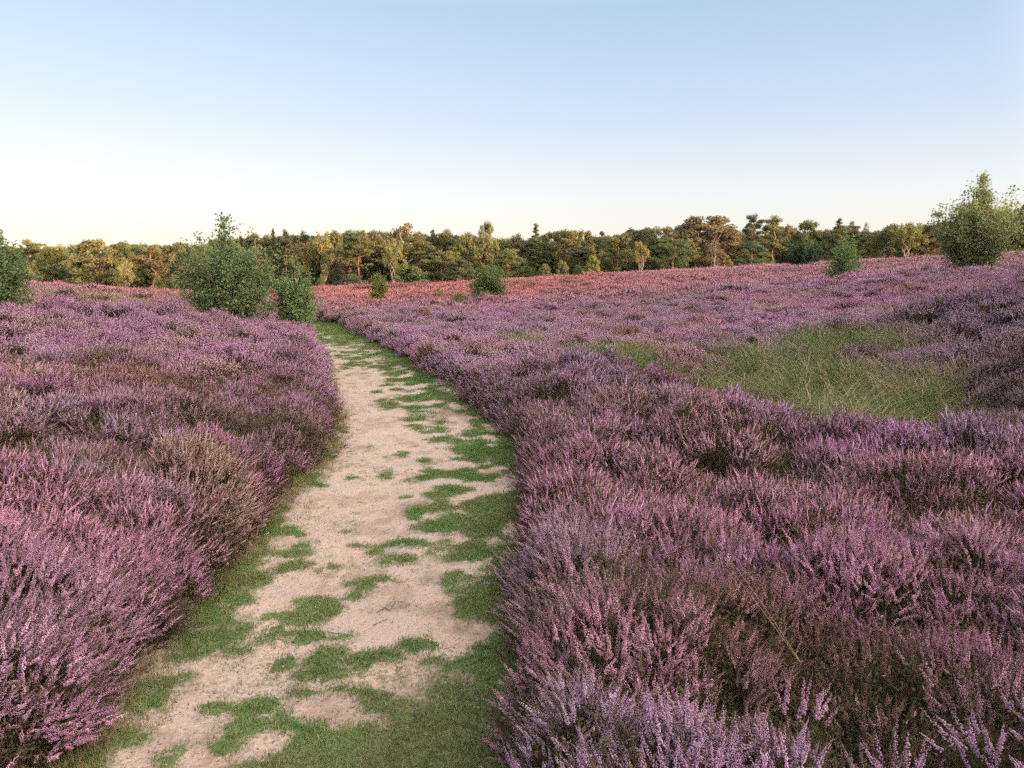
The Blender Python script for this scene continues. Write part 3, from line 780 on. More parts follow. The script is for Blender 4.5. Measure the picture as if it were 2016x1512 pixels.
# ------------------------------------------------------------------ moor grass
def moor_tuft(seed, n, rad, h0, h1, w, out=.5, sway=(0, 0)):
    r = np.random.default_rng(seed); A = Acc()
    for k in range(n):
        rr = rad * math.sqrt(r.random()); an = r.random() * 6.283; h = r.uniform(h0, h1) * (1 if r.random() < .75 else .6)
        b = np.array([rr * math.cos(an), rr * math.sin(an), -.02]); az = an + r.normal() * .8
        le = (r.uniform(.1, 1) * out) * h
        d = np.array([math.cos(az) + sway[0], math.sin(az) + sway[1], 0])
        t = np.array([0, .3, .6, .85, 1.0])[:, None]
        p = b + np.array([0, 0, 1.0]) * h * (t - .38 * out * t ** 3) + d * le * t ** 2
        sd = np.cross(d, [0, 0, 1.0]); sd = sd / (np.linalg.norm(sd) + 1e-6)
        th = r.random() * 3.14; sd = sd * math.cos(th) + d / np.linalg.norm(d) * math.sin(th)
        ww = w * np.array([1, .9, .7, .45, .15])[:, None]
        v = np.concatenate([p - sd * ww, p + sd * ww])
        f = np.array([[i, i + 5, i + 6, i + 1] for i in range(4)])
        A.add(v, f, rnd=r.random(), mask=np.tile(t.ravel(), 2))
    me = A.mesh('moor_tuft'); me.materials.append(mat_tall); return me
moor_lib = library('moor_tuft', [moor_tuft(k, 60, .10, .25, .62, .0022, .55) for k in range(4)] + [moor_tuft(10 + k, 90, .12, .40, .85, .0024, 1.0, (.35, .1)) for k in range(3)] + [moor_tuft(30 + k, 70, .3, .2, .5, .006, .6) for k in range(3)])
r = np.random.default_rng(8)
x, y = jgrid(-2, 16, 5.5, 23, .15, r)
hw = in_hollow(x, y)
k = (r.random(len(x)) < sst(.12, .45, hw) * sst(.36, .48, fbm(x * .9, y * .9, 360, 3))) & visible(x, y, 1.5); x, y, hw = x[k], y[k], hw[k]
n = len(x)
gz = terrain(x, y)
br = fbm(x * .7, y * .7, 410, 3)[:, None]
deep = sst(.3, .8, hw)[:, None]
col = np.array([.09, .16, .048]) * deep + np.array([.18, .20, .09]) * (1 - deep); col = col * (.55 + .8 * br) * r.uniform(.8, 1.15, (n, 1)); st_ = sst(.55, .68, fbm(x * 1.3, y * 1.3, 411, 3))[:, None] * .6; col = col * (1 - st_) + st_ * np.array([.30, .23, .15])
ix = np.where(r.random(n) < .25, 4 + r.integers(0, 3, n), r.integers(0, 4, n))
sc = r.uniform(.8, 1.4, (n, 1)) * np.ones((1, 3)) * (.7 + .75 * fbm(x * 1.2, y * 1.2, 415, 2)[:, None]) * (.65 + .35 * hw[:, None])
X1, Y1 = jgrid(-32, -8, 21, 45, .45, r)
lg = left_grassy(X1, Y1); k = (r.random(len(X1)) < lg * 1.8) & visible(X1, Y1, 1); X1, Y1 = X1[k], Y1[k]; n1 = len(X1)
MP = np.concatenate([np.stack([x, y, gz], 1), np.stack([X1, Y1, terrain(X1, Y1) + .05], 1)])
MS = np.concatenate([sc, r.uniform(1.0, 1.5, (n1, 1)) * np.ones((1, 3))])
MI = np.concatenate([ix, 7 + r.integers(0, 3, n1)])
MC = np.concatenate([col, np.array([.28, .22, .12]) * r.uniform(.7, 1.2, (n1, 1)) * np.ones((1, 3))])
MR = np.stack([r.normal(size=n + n1) * .12, r.normal(size=n + n1) * .12, r.random(n + n1) * 6.283], 1)
hm = MP[:, 0] > -2
print('MOOR', hm.sum(), (~hm).sum())
tag(scatter('moor_grass', moor_lib, MP[hm], MR[hm], MS[hm], MI[hm], MC[hm]), 'long green and straw coloured moor grass filling the hollow right of the path', 'grass', kind='stuff')
tag(scatter('moor_grass', moor_lib, MP[~hm], MR[~hm], MS[~hm], MI[~hm], MC[~hm]), 'pale dry moor grass strip beyond the left heather bank', 'grass', kind='stuff')
# ------------------------------------------------------------------ single tussocks
mat_tuss, nt = new_mat('tussock_blades'); g = N(nt)
oc = g.node('ShaderNodeObjectInfo').outputs['Color']; rnd = g.attr('rnd').outputs['Fac']; hh = g.attr('mask').outputs['Fac']
c = g.mix(1.0, oc, g.maprange(rnd, 0, 1, .7, 1.3), 'MULTIPLY')
c = g.mix(g.math('MULTIPLY', g.maprange(rnd, .5, .65), g.maprange(hh, .1, .6, .2, 1)), c, (.38, .31, .19))
g.leafy(c, .3)
for px, Yd, s, seed, n, sway, colr, lab in [
    (1650, 8.8, 1.30, 61, 520, (.9, .3), (.13, .17, .06), 'big tussock of long straw tipped grass arching right in the middle of the hollow'),
    (1770, 9.4, 1.05, 62, 340, (.6, .2), (.14, .17, .07), 'straw tipped grass tussock at the right side of the hollow below the slope'),
    (1036, 15.6, .62, 63, 220, (.1, 0), (.14, .20, .06), 'small bright green grass tussock standing alone in heather near the bend'),
    (1220, 13.4, .8, 64, 260, (.2, .1), (.13, .18, .06), 'green grass tussock in heather between the bend and the hollow'),
    (1745, 17.5, .95, 65, 300, (.1, .2), (.15, .19, .08), 'upright pale green tussock on the slope above the hollow')]:
    me = moor_tuft(seed, n, .20, .45, 1.0, .0032 if Yd < 12 else .005, .75, sway); me.materials.clear()
    X0 = (px - 1008) / F * Yd
    ob = obj('grass_tussock', me, mat_tuss, loc=(X0, Yd, tz(X0, Yd) - .02)); ob.scale = (s, s, s * .95); ob.color = (*colr, 1)
    tag(ob, lab, 'grass tussock', 'grass tussocks in the heather')
# two thin stalks by the brown heather at the right
mat_straw, nt = new_mat('dry_straw'); g = N(nt); g.surf((.26, .19, .09), .8)
for (xa, ya, pa), (xb, yb, pb), lab in (((1340, 1010, 2.95), (1520, 1235, 2.35), 'thin yellow grass stalk leaning left over the brown heather, the longer of two'), ((1385, 1040, 2.85), (1530, 1240, 2.38), 'thin yellow grass stalk leaning left over the brown heather, the shorter of two')):
    a = np.array(at(xa, ya, pa)); b = np.array(at(xb, yb, pb)); b2 = b + (b - a) * .25
    t = np.linspace(0, 1, 8)[:, None]; pts = b2 * (1 - t) + a * t + np.array([0, 0, .02]) * np.sin(t * 3.14)
    v, f = tube(pts, np.linspace(.0007, .0004, 8), 4)
    tag(obj('grass_stalk', make_mesh('grass_stalk', v, f), mat_straw), lab, 'grass stalk', 'thin stalks in the right heather')
# twigs on the sand
mat_twig, nt = new_mat('dead_twig'); g = N(nt); g.surf((.10, .065, .045), .9)
for pts_, lab, fork in [
    ([(742, 1198), (758, 1188), (768, 1195), (778, 1178)], 'forked dark twig lying on the bare sand between the turf patches', True),
    ([(735, 1222), (750, 1216), (763, 1211)], 'short straight twig on the bare sand just below the forked twig', False),
    ([(650, 1238), (662, 1239), (674, 1243)], 'small bent twig above a round turf patch', False),
    ([(704, 984), (714, 985), (722, 987)], 'small dark twig alone on the clean sand further up the path', False),
    ([(762, 1420), (790, 1419), (825, 1414)], 'long thin twig across sand and turf near the bottom of the path', False)]:
    w = np.array([[*on_ground(*p), 0] for p in pts_]); w[:, 2] = path_z(w[:, 0], w[:, 1]) + .004
    A = Acc(); v, f = tube(w, np.linspace(.0022, .0010, len(w)), 5); A.add(v, f)
    if fork:
        e = w[1] + np.array([[0, 0, 0], [.03, .05, .012], [.09, .06, .006]]); v, f = tube(e, np.array([.0016, .0012, .0006]), 5); A.add(v, f)
        e = w[2] + np.array([[0, 0, 0], [-.05, .03, .01], [-.07, .08, .004]]); v, f = tube(e, np.array([.0016, .0012, .0006]), 5); A.add(v, f)
    tag(obj('twig', A.mesh('twig'), mat_twig), lab, 'twig', 'twigs on the path')
# fallen bits on the sand
r = np.random.default_rng(31); n = 22000
yy = 1.6 + 14 * r.random(n) ** 1.8; Lp = pathL(yy); Rp = pathR(yy); xx = Lp + (Rp - Lp) * r.random(n)
k = r.random(n) < .4 + .6 * sst(.5, .62, fbm(xx * 2.2, yy * 2.2, 61, 4)); xx, yy = xx[k], yy[k]; n = len(xx)
pos = np.stack([xx, yy, path_z(xx, yy) + .003], 1); nr_ = rand_unit(n, r) * .25 + np.array([0, 0, 1.0]); nr_ /= np.linalg.norm(nr_, axis=1)[:, None]
v, f = cards(pos, nr_, r.uniform(.0010, .0030, n), r.uniform(.0025, .012, n), r)
mat_lit, nt = new_mat('fallen_heather_litter'); g = N(nt); rn = g.attr('rnd').outputs['Fac']
g.surf(g.mix(g.maprange(rn, .4, .8), (.10, .065, .045), (.34, .24, .17)), .9)
tag(obj('litter', make_mesh('litter', v, f, {'rnd': np.repeat(r.random(n), 4)}), mat_lit), 'scattered dry stalks and fallen heather bits on the sand', 'litter', kind='stuff')

exec_trees = True
# ------------------------------------------------------------------ near saplings with real leaves
def leafy_tree(H, W, profile, nbr, ntw, nlf, leaf, seed, stems=1, rise=.75, base_clear=.04, lean=(0, 0), gap=0.0, stem_r=.03, spread=.12, droop=.0):
    r = np.random.default_rng(seed); T = Acc(); Cw = Acc()
    ph, pr = zip(*profile)
    base = []
    for s in range(stems):
        hs = H * (1 if s == 0 else r.uniform(.5, .82))
        a = r.random() * 6.283; off = W * spread * (0 if s == 0 else r.uniform(.5, 1.3))
        t = np.linspace(0, 1, 9)[:, None]
        pts = np.array([math.cos(a), math.sin(a), 0]) * off * (t ** .8) + np.array([lean[0], lean[1], 0]) * t + np.array([0, 0, hs]) * t + np.cumsum(r.normal(size=(9, 3)) * [.012 * H, .012 * H, 0], 0) * t
        rad = stem_r * (1 - .9 * t.ravel()) * (1 if s == 0 else .7) + .003
        v, f = tube(pts, rad, 7); T.add(v, f); base.append((pts, hs))
    clr = fbm(np.arange(400) * .37, 1.0, seed, 2)
    ga, gb = [], []
    for b in range(nbr):
        s = 0 if b < nbr * (.45 if stems > 1 else 1) else r.integers(1, stems)
        pts, hs = base[s]
        for _ in range(30):
            u = base_clear + (1 - base_clear) * r.random()
            if r.random() < np.interp(u * hs / H, ph, pr) + .08: break
        z = u * hs; st = np.array([np.interp(u, np.linspace(0, 1, 9), pts[:, k]) for k in range(3)])
        az = r.random() * 6.283
        zt = min(z / H + .12, 1)
        Rmax = np.interp(min(z / H + .07, 1), ph, pr) * W / 2 * (.72 + .56 * float(fbm(np.array([az * 1.1 + 3]), np.array([z / H * 5.0]), seed * 3, 2)[0]))
        tgt = np.array([math.cos(az), math.sin(az)]) * Rmax * r.uniform(.45, 1.0) + np.array([lean[0], lean[1]]) * zt
        dxy = tgt - st[:2]; L = np.linalg.norm(dxy) + 1e-3
        if L > Rmax * 1.5: dxy *= Rmax * 1.5 / L; L = Rmax * 1.5
        top = min(H * 1.0 - z, L * rise * r.uniform(.6, 1.3) + .05 * H)
        t = np.linspace(0, 1, 6)[:, None]
        bp = st + np.concatenate([dxy, [0]]) * t ** .9 + np.array([0, 0, 1.0]) * top * t ** 1.4 - np.array([0, 0, droop]) * t ** 3 * L + r.normal(size=(6, 3)) * .02 * L * t
        v, f = tube(bp, np.linspace(.35, .07, 6) * stem_r * (.4 + .6 * (1 - u)) + .0015, 4); T.add(v, f)
        cl = r.random()
        for w in range(ntw if z < .6 * H or H < 1.9 else max(3, int(ntw * .55))):
            tt = r.uniform(.2, 1.0); sp0 = np.array([np.interp(tt, np.linspace(0, 1, 6), bp[:, k]) for k in range(3)])
            d = rand_unit(1, r)[0] * .9 + (bp[-1] - bp[0]) / (np.linalg.norm(bp[-1] - bp[0]) + 1e-6); d[2] += .25 - droop; d /= np.linalg.norm(d)
            tl = (.10 + .10 * r.random()) * W ** .7 * (.45 + .55 * np.interp(z / H, ph, pr))
            e = sp0 + d * tl
            q = r.random(nlf)[:, None] ** .7
            lp = sp0 + d * tl * q + r.normal(size=(nlf, 3)) * leaf * 1.1
            if w % 2 == 0:
                v, f = tube(np.array([sp0, (sp0 + e) / 2 + r.normal(size=3) * .006, e]), np.array([.004, .003, .0015]) * (H / 3) ** .5, 3); T.add(v, f)
            nm = rand_unit(nlf, r) + np.array([0, 0, .35]); nm /= np.linalg.norm(nm, axis=1)[:, None]
            sz = leaf * r.uniform(.6, 1.2, nlf)
            v, f = cards(lp, nm, sz * .42, sz * .62, r)
            # fold each leaf a little along its midrib
            vv = v.reshape(-1, 4, 3); vv[:, 0] += nm * (sz * .12)[:, None]; vv[:, 2] += nm * (sz * .12)[:, None]
            Cw.add(vv.reshape(-1, 3), f, rnd=np.repeat(np.clip(.5 + r.normal(size=nlf) * .28, 0, 1), 4), clump=cl * .5 + .25 + .25 * (r.random() - .5))
    return T.mesh('trunk', True), Cw.mesh('crown')

def plant(name, lab, cat, px, Yd, ptop, pwid, prof, colr, group=None, bark='sapling', base_off=0, H=None, **kw):
    X0 = (px - 1008) / F * Yd / 1.0
    X0 = at(px, 560, Yd)[0]
    z0 = tz(X0, Yd) + base_off
    ztop = at(px, ptop, Yd)[2]
    H = H or (ztop - z0); W = pwid / F * Yd
    tm, cm = leafy_tree(H, W, prof, **kw)
    e = bpy.data.objects.new(name, None); COL.objects.link(e); e.location = (X0, Yd, z0 - .05)
    tag(e, lab, cat, group)
    a = obj('trunk', tm, mat_bark[bark], e); b = obj('crown', cm, mat_leaf, e); b.color = (*colr, 1)
    return e
FULL = [(0, .45), (.12, .8), (.3, 1), (.5, .95), (.7, .7), (.85, .4), (1, .05)]
plant('birch_sapling', 'bushy dark green birch with a thin leafy spire behind the left heather bank', 'tree', 458, 21, 430, 220, [(0, .5), (.15, .9), (.35, 1), (.52, .86), (.62, .5), (.70, .30), (.9, .22), (1, .03)], (.145, .20, .08), 'young birches on the heath', nbr=210, ntw=8, nlf=12, leaf=.060, seed=3, stems=4, lean=(-.12, 0), spread=.16)
plant('birch_sapling', 'slim young birch with pale stem at the path bend, right beside the bigger bushy birch', 'tree', 581, 22, 512, 98, [(0, .4), (.12, .8), (.3, 1), (.55, .85), (.75, .5), (.9, .25), (1, .03)], (.15, .215, .082), 'young birches on the heath', nbr=120, ntw=7, nlf=12, leaf=.056, seed=4, stems=2, spread=.12)
plant('birch_sapling', 'dark leafy birch bush cut by the left edge of the picture', 'tree', -14, 18, 420, 165, [(0, .5), (.15, .9), (.35, 1), (.55, .8), (.7, .5), (.85, .28), (1, .05)], (.13, .18, .075), 'young birches on the heath', nbr=190, ntw=8, nlf=13, leaf=.055, seed=5, stems=4, spread=.16)
plant('birch', 'tallest birch on the right slope, broad below with a narrow airy top', 'tree', 1912, 33, 345, 172, [(0, .55), (.1, .92), (.28, 1), (.45, .92), (.54, .80), (.57, .22), (.64, .36), (.76, .32), (.88, .18), (1, .03)], (.17, .205, .088), 'young birches on the heath', nbr=215, ntw=8, nlf=12, leaf=.085, seed=6, stems=6, spread=.2, stem_r=.05)
plant('birch_sapling', 'bright green young birch low on the right slope left of the tallest birch', 'tree', 1662, 38, 462, 82, [(0, .7), (.15, 1), (.35, .9), (.6, .6), (.8, .35), (1, .05)], (.14, .21, .075), 'young birches on the heath', nbr=75, ntw=7, nlf=10, leaf=.075, seed=7, stems=4, spread=.3)
plant('shrub', 'rounded two-tone green shrub in the middle of the coral heather field', 'shrub', 968, 46, 524, 78, [(0, .8), (.2, 1), (.5, 1), (.8, .9), (1, .6)], (.11, .155, .055), nbr=110, ntw=8, nlf=10, leaf=.085, seed=8, stems=6, spread=.5, rise=.25)
plant('birch_sapling', 'small yellow-green sapling standing in coral heather in front of the pale lit birch', 'tree', 743, 50, 534, 42, [(0, .6), (.15, .9), (.4, 1), (.7, .8), (1, .15)], (.15, .16, .04), 'young birches on the heath', nbr=60, ntw=6, nlf=9, leaf=.08, seed=9, stems=3, spread=.25)
plant('sapling', 'tiny yellowish sapling between the yellow-green sapling and the round shrub', 'tree', 862, 52, 566, 18, FULL, (.15, .15, .05), nbr=22, ntw=4, nlf=8, leaf=.07, seed=10, stems=2, spread=.2)
plant('shrub', 'low ragged green shrub half sunk in heather left of the round shrub', 'shrub', 902, 40, 580, 40, [(0, .9), (.4, 1), (1, .5)], (.10, .14, .05), nbr=36, ntw=5, nlf=9, leaf=.06, seed=11, stems=4, spread=.4)
plant('round_shrub', 'dark round-headed little tree on a short stem right of the tall umbrella pine', 'tree', 1578, 72, 482, 66, [(0, .05), (.18, .3), (.3, .95), (.55, 1), (.8, .75), (1, .25)], (.05, .085, .045), nbr=110, ntw=8, nlf=9, leaf=.13, seed=12, stems=2, spread=.1, base_clear=.2, stem_r=.06)

# ------------------------------------------------------------------ wood at the far side of the heath
def far_tree(kind, seed):
    """unit trees about 10 m high; returns (trunk mesh, crown mesh, width at 10 m)"""
    r = np.random.default_rng(seed); T = Acc(); Cw = Acc(); H = 10.0
    def curve(p0, p1, n=6, wob=.04):
        t = np.linspace(0, 1, n)[:, None]; L = np.linalg.norm(np.array(p1) - p0)
        return np.array(p0) * (1 - t) + np.array(p1) * t + r.normal(size=(n, 3)) * wob * L * np.sin(t * math.pi)
    def clump(c, rx, rz, n, w, l, cl, droop=False):
        n = int(n * 1.35); w *= 1.4; l *= 1.2; rx *= 1.12; rz *= 1.12
        d = rand_unit(n, r); q = r.random(n)[:, None] ** .45
        p = np.array(c) + d * q * np.array([rx, rx, rz])
        nm = d * .6 + rand_unit(n, r) * .8 + np.array([0, 0, .3]); nm /= np.linalg.norm(nm, axis=1)[:, None]
        dirv = None
        if droop: dirv = np.array([0, 0, 1.0]) + rand_unit(n, r) * .35; nm = rand_unit(n, r); nm[:, 2] *= .3; nm /= np.linalg.norm(nm, axis=1)[:, None]
        v, f = cards(p, nm, w * r.uniform(.6, 1.2, n), l * r.uniform(.6, 1.2, n), r, dirv)
        Cw.add(v, f, rnd=np.repeat(np.clip(.5 + r.normal(size=n) * .25, 0, 1), 4), clump=cl)
    if kind == 'pine':          # tall pine, orange upper trunk, separate flat pads
        W = 5.0; top = np.array([r.normal() * .3, r.normal() * .3, H * .93])
        tr = curve([0, 0, -.5], top, 9, .02); T.add(*tube(tr, np.linspace(.22, .06, 9), 7))
        for k in range(17):
            u = r.uniform(.40, .97); st = np.array([np.interp(u, np.linspace(0, 1, 9), tr[:, q]) for q in range(3)])
            az = k * 2.4 + r.normal() * .4; ln = W / 2 * np.interp(u, [.35, .6, .8, 1], [.75, 1, .8, .3]) * r.uniform(.6, 1.1)
            e = st + np.array([math.cos(az) * ln, math.sin(az) * ln, ln * .28 + .1]); T.add(*tube(curve(st, e, 5, .06), np.linspace(.07, .02, 5), 4))
            cl = r.random()
            for m in range(3):
                cc = st + (e - st) * r.uniform(.6, 1.05) + r.normal(size=3) * [.35, .35, .12]
                clump(cc, r.uniform(.5, .85), r.uniform(.22, .34), 75, .035, .17, cl)
        clump(top, .7, .45, 120, .035, .17, .6)
    elif kind == 'spire':       # ragged narrow conifer
        W = 3.6; tr = curve([0, 0, -.5], [0, 0, H * .98], 7, .01); T.add(*tube(tr, np.linspace(.16, .03, 7), 6))
        for k in range(34):
            u = .15 + .84 * k / 34; az = k * 2.4; ln = W / 2 * (1.05 - u) ** .75 * r.uniform(.6, 1.15)
            st = np.array([0, 0, u * H]); e = st + np.array([math.cos(az) * ln, math.sin(az) * ln, ln * .25]); T.add(*tube(curve(st, e, 4), np.linspace(.04, .015, 4), 3))
            cl = r.random()
            for m in range(2): clump(st + (e - st) * (.45 + .5 * m), .2 + .22 * ln, .16, 60, .035, .15, cl)
        clump([0, 0, H * .95], .2, .5, 60, .035, .14, .5)
    elif kind == 'young_pine':  # full to the ground
        W = 8.0; tr = curve([0, 0, -.5], [0, 0, H * .95], 7, .015); T.add(*tube(tr, np.linspace(.3, .05, 7), 6))
        for k in range(58):
            u = r.uniform(.08, .95); az = k * 2.4; ln = W / 2 * np.interp(u, [0, .25, .5, .8, 1], [.8, 1, .9, .55, .15]) * r.uniform(.55, 1.08)
            st = np.array([0, 0, u * H * .92]); e = st + np.array([math.cos(az) * ln, math.sin(az) * ln, ln * .35]); T.add(*tube(curve(st, e, 4), np.linspace(.06, .02, 4), 3))
            cl = r.random(); clump(e, r.uniform(.6, .95), r.uniform(.35, .5), 95, .04, .18, cl); clump(st + (e - st) * .6, .6, .4, 50, .04, .18, cl)
    elif kind == 'birch':       # pale forked stem, hanging fine foliage
        W = 4.0; stems = [curve([0, 0, -.5], [r.normal() * .5, r.normal() * .5, H * .9], 8, .03)]
        T.add(*tube(stems[0], np.linspace(.15, .03, 8), 6))
        for k in range(3):
            u = r.uniform(.25, .45); st = stems[0][int(u * 7)]; a = r.random() * 6.28
            s2 = curve(st, [st[0] + math.cos(a) * 1.2, st[1] + math.sin(a) * 1.2, H * r.uniform(.75, .92)], 7, .04); stems.append(s2); T.add(*tube(s2, np.linspace(.09, .02, 7), 5))
        for k in range(46):
            s = stems[r.integers(0, len(stems))]; u = r.uniform(.45, 1); st = np.array([np.interp(u, np.linspace(0, 1, len(s)), s[:, q]) for q in range(3)])
            az = r.random() * 6.28; ln = W / 2 * np.interp(st[2] / H, [.2, .45, .7, .95], [.6, 1, .8, .3]) * r.uniform(.3, .9)
            e = st + np.array([math.cos(az) * ln, math.sin(az) * ln, .5]); T.add(*tube(curve(st, e, 4), np.linspace(.035, .01, 4), 3))
            clump(e - [0, 0, .3], .38, .75, 62, .055, .12, r.random(), True)
    elif kind == 'oak':
        W = 8.0; tr = curve([0, 0, -.5], [r.normal() * .3, 0, H * .45], 5, .04); T.add(*tube(tr, np.linspace(.38, .25, 5), 8))
        nodes = []
        for k in range(8):
            az = k * .785 + r.normal() * .25; ln = r.uniform(.4, .8); e = tr[-1] + np.array([math.cos(az) * W * .35 * ln, math.sin(az) * W * .35 * ln, H * r.uniform(.12, .42)])
            c = curve(tr[2 + k % 3], e, 6, .09); T.add(*tube(c, np.linspace(.16, .04, 6), 5)); nodes.append(e)
        for k in range(80):
            th = r.random() * 6.28; u = r.uniform(.12, 1); zz = H * (.08 + .88 * u); R0 = W / 2 * np.interp(u, [0, .2, .5, .8, 1], [.75, .95, 1, .72, .3]) * r.uniform(.6, 1.0)
            c = np.array([math.cos(th) * R0, math.sin(th) * R0, zz - .25 * (R0 / W) ** 2])
            nn = nodes[int(np.argmin([np.linalg.norm(c - q) for q in nodes]))]
            if k % 2 == 0: T.add(*tube(curve(nn, c, 4, .06), np.linspace(.045, .012, 4), 3))
            clump(c, r.uniform(.55, .95), r.uniform(.4, .7), 90, .09, .12, r.random())
    elif kind == 'thin':        # nearly leafless reddish tree
        W = 3.6; tr = curve([0, 0, -.5], [.2, 0, H * .97], 8, .02); T.add(*tube(tr, np.linspace(.14, .03, 8), 6))
        s2 = curve(tr[1], [-.8, .2, H * .7], 7, .03); T.add(*tube(s2, np.linspace(.09, .02, 7), 5))
        for k in range(60):
            u = r.uniform(.22, 1); st = np.array([np.interp(u, np.linspace(0, 1, 8), tr[:, q]) for q in range(3)]); az = r.random() * 6.28; ln = W / 2 * np.interp(u, [.2, .45, 1], [.6, 1, .15]) * r.uniform(.5, 1)
            e = st + np.array([math.cos(az) * ln, math.sin(az) * ln, ln * .9]); T.add(*tube(curve(st, e, 5), np.linspace(.035, .01, 5), 3))
            clump(e, .3, .45, 16, .05, .1, r.random(), True)
    elif kind == 'bush':
        W = 11.0; T.add(*tube(curve([0, 0, -.5], [0, 0, 6], 5), np.linspace(.3, .1, 5), 6))
        for k in range(60):
            th = r.random() * 6.28; u = r.uniform(.05, 1); R0 = W / 2 * np.interp(u, [0, .3, .7, 1], [.95, 1, .7, .15]) * r.uniform(.5, 1)
            c = np.array([math.cos(th) * R0, math.sin(th) * R0, u * 9]); T.add(*tube(curve([0, 0, 1], c, 4), np.linspace(.08, .03, 4), 3)) if k % 3 == 0 else None
            clump(c, 1.15, .95, 80, .14, .2, r.random())
    return T.mesh('trunk', True), Cw.mesh('crown'), W
KINDS = {'pine': (4, 'pine'), 'spire': (3, 'pine'), 'young_pine': (3, 'pine'), 'birch': (4, 'birch'), 'oak': (4, 'oak'), 'thin': (1, 'birch'), 'bush': (3, 'oak')}
PROTO = {}
for kd, (nv, bark) in KINDS.items():
    for k in range(nv):
        tm, cm, W = far_tree(kd, hash_seed := 900 + 37 * list(KINDS).index(kd) + k)
        tm.materials.append(mat_bark[bark]); cm.materials.append(mat_leaf)
        PROTO[kd, k] = (tm, cm, W)
TC = {'gold': (.165, .16, .065), 'olive': (.145, .145, .06), 'brown': (.15, .125, .068), 'green': (.115, .135, .06), 'dark': (.09, .105, .055), 'blue': (.092, .115, .066), 'yellow': (.20, .19, .07), 'red': (.17, .125, .08), 'mid': (.12, .13, .06)}
NAMES = {'pine': ('pine_tree', 'pine'), 'spire': ('conifer', 'conifer'), 'young_pine': ('young_pine', 'pine'), 'birch': ('birch_tree', 'birch'), 'oak': ('broadleaf_tree', 'tree'), 'thin': ('thin_tree', 'tree'), 'bush': ('shrub', 'shrub')}
tr_r = np.random.default_rng(42)
used = {}
def put_tree(kind, px, ptop, pw, Yd, tint, lab, group='trees of the wood at the heath edge'):
    X0 = at(px, 540, Yd)[0]; z0 = tz(X0, Yd); H = at(px, ptop, Yd)[2] - z0
    k = used.get(kind, 0); used[kind] = k + 1
    tm, cm, W = PROTO[kind, k % KINDS[kind][0]]; pw = pw * 1.12
    nm, cat = NAMES[kind]
    e = bpy.data.objects.new(nm, None); COL.objects.link(e)
    e.location = (X0, Yd, z0); sxy = (pw / F * Yd) / W; s = H / 9.4
    e.scale = (sxy, sxy, s); e.rotation_euler = (0, 0, tr_r.random() * 6.283)
    tag(e, lab, cat, group)
    a = bpy.data.objects.new('trunk', tm); a.parent = e; COL.objects.link(a)
    b = bpy.data.objects.new('crown', cm); b.parent = e; COL.objects.link(b)
    c = np.array(TC[tint]) * tr_r.uniform(.85, 1.15) * (1 + tr_r.normal(size=3) * .05)
    b.color = (*np.clip(c, 0.01, 1), 1)
    return e
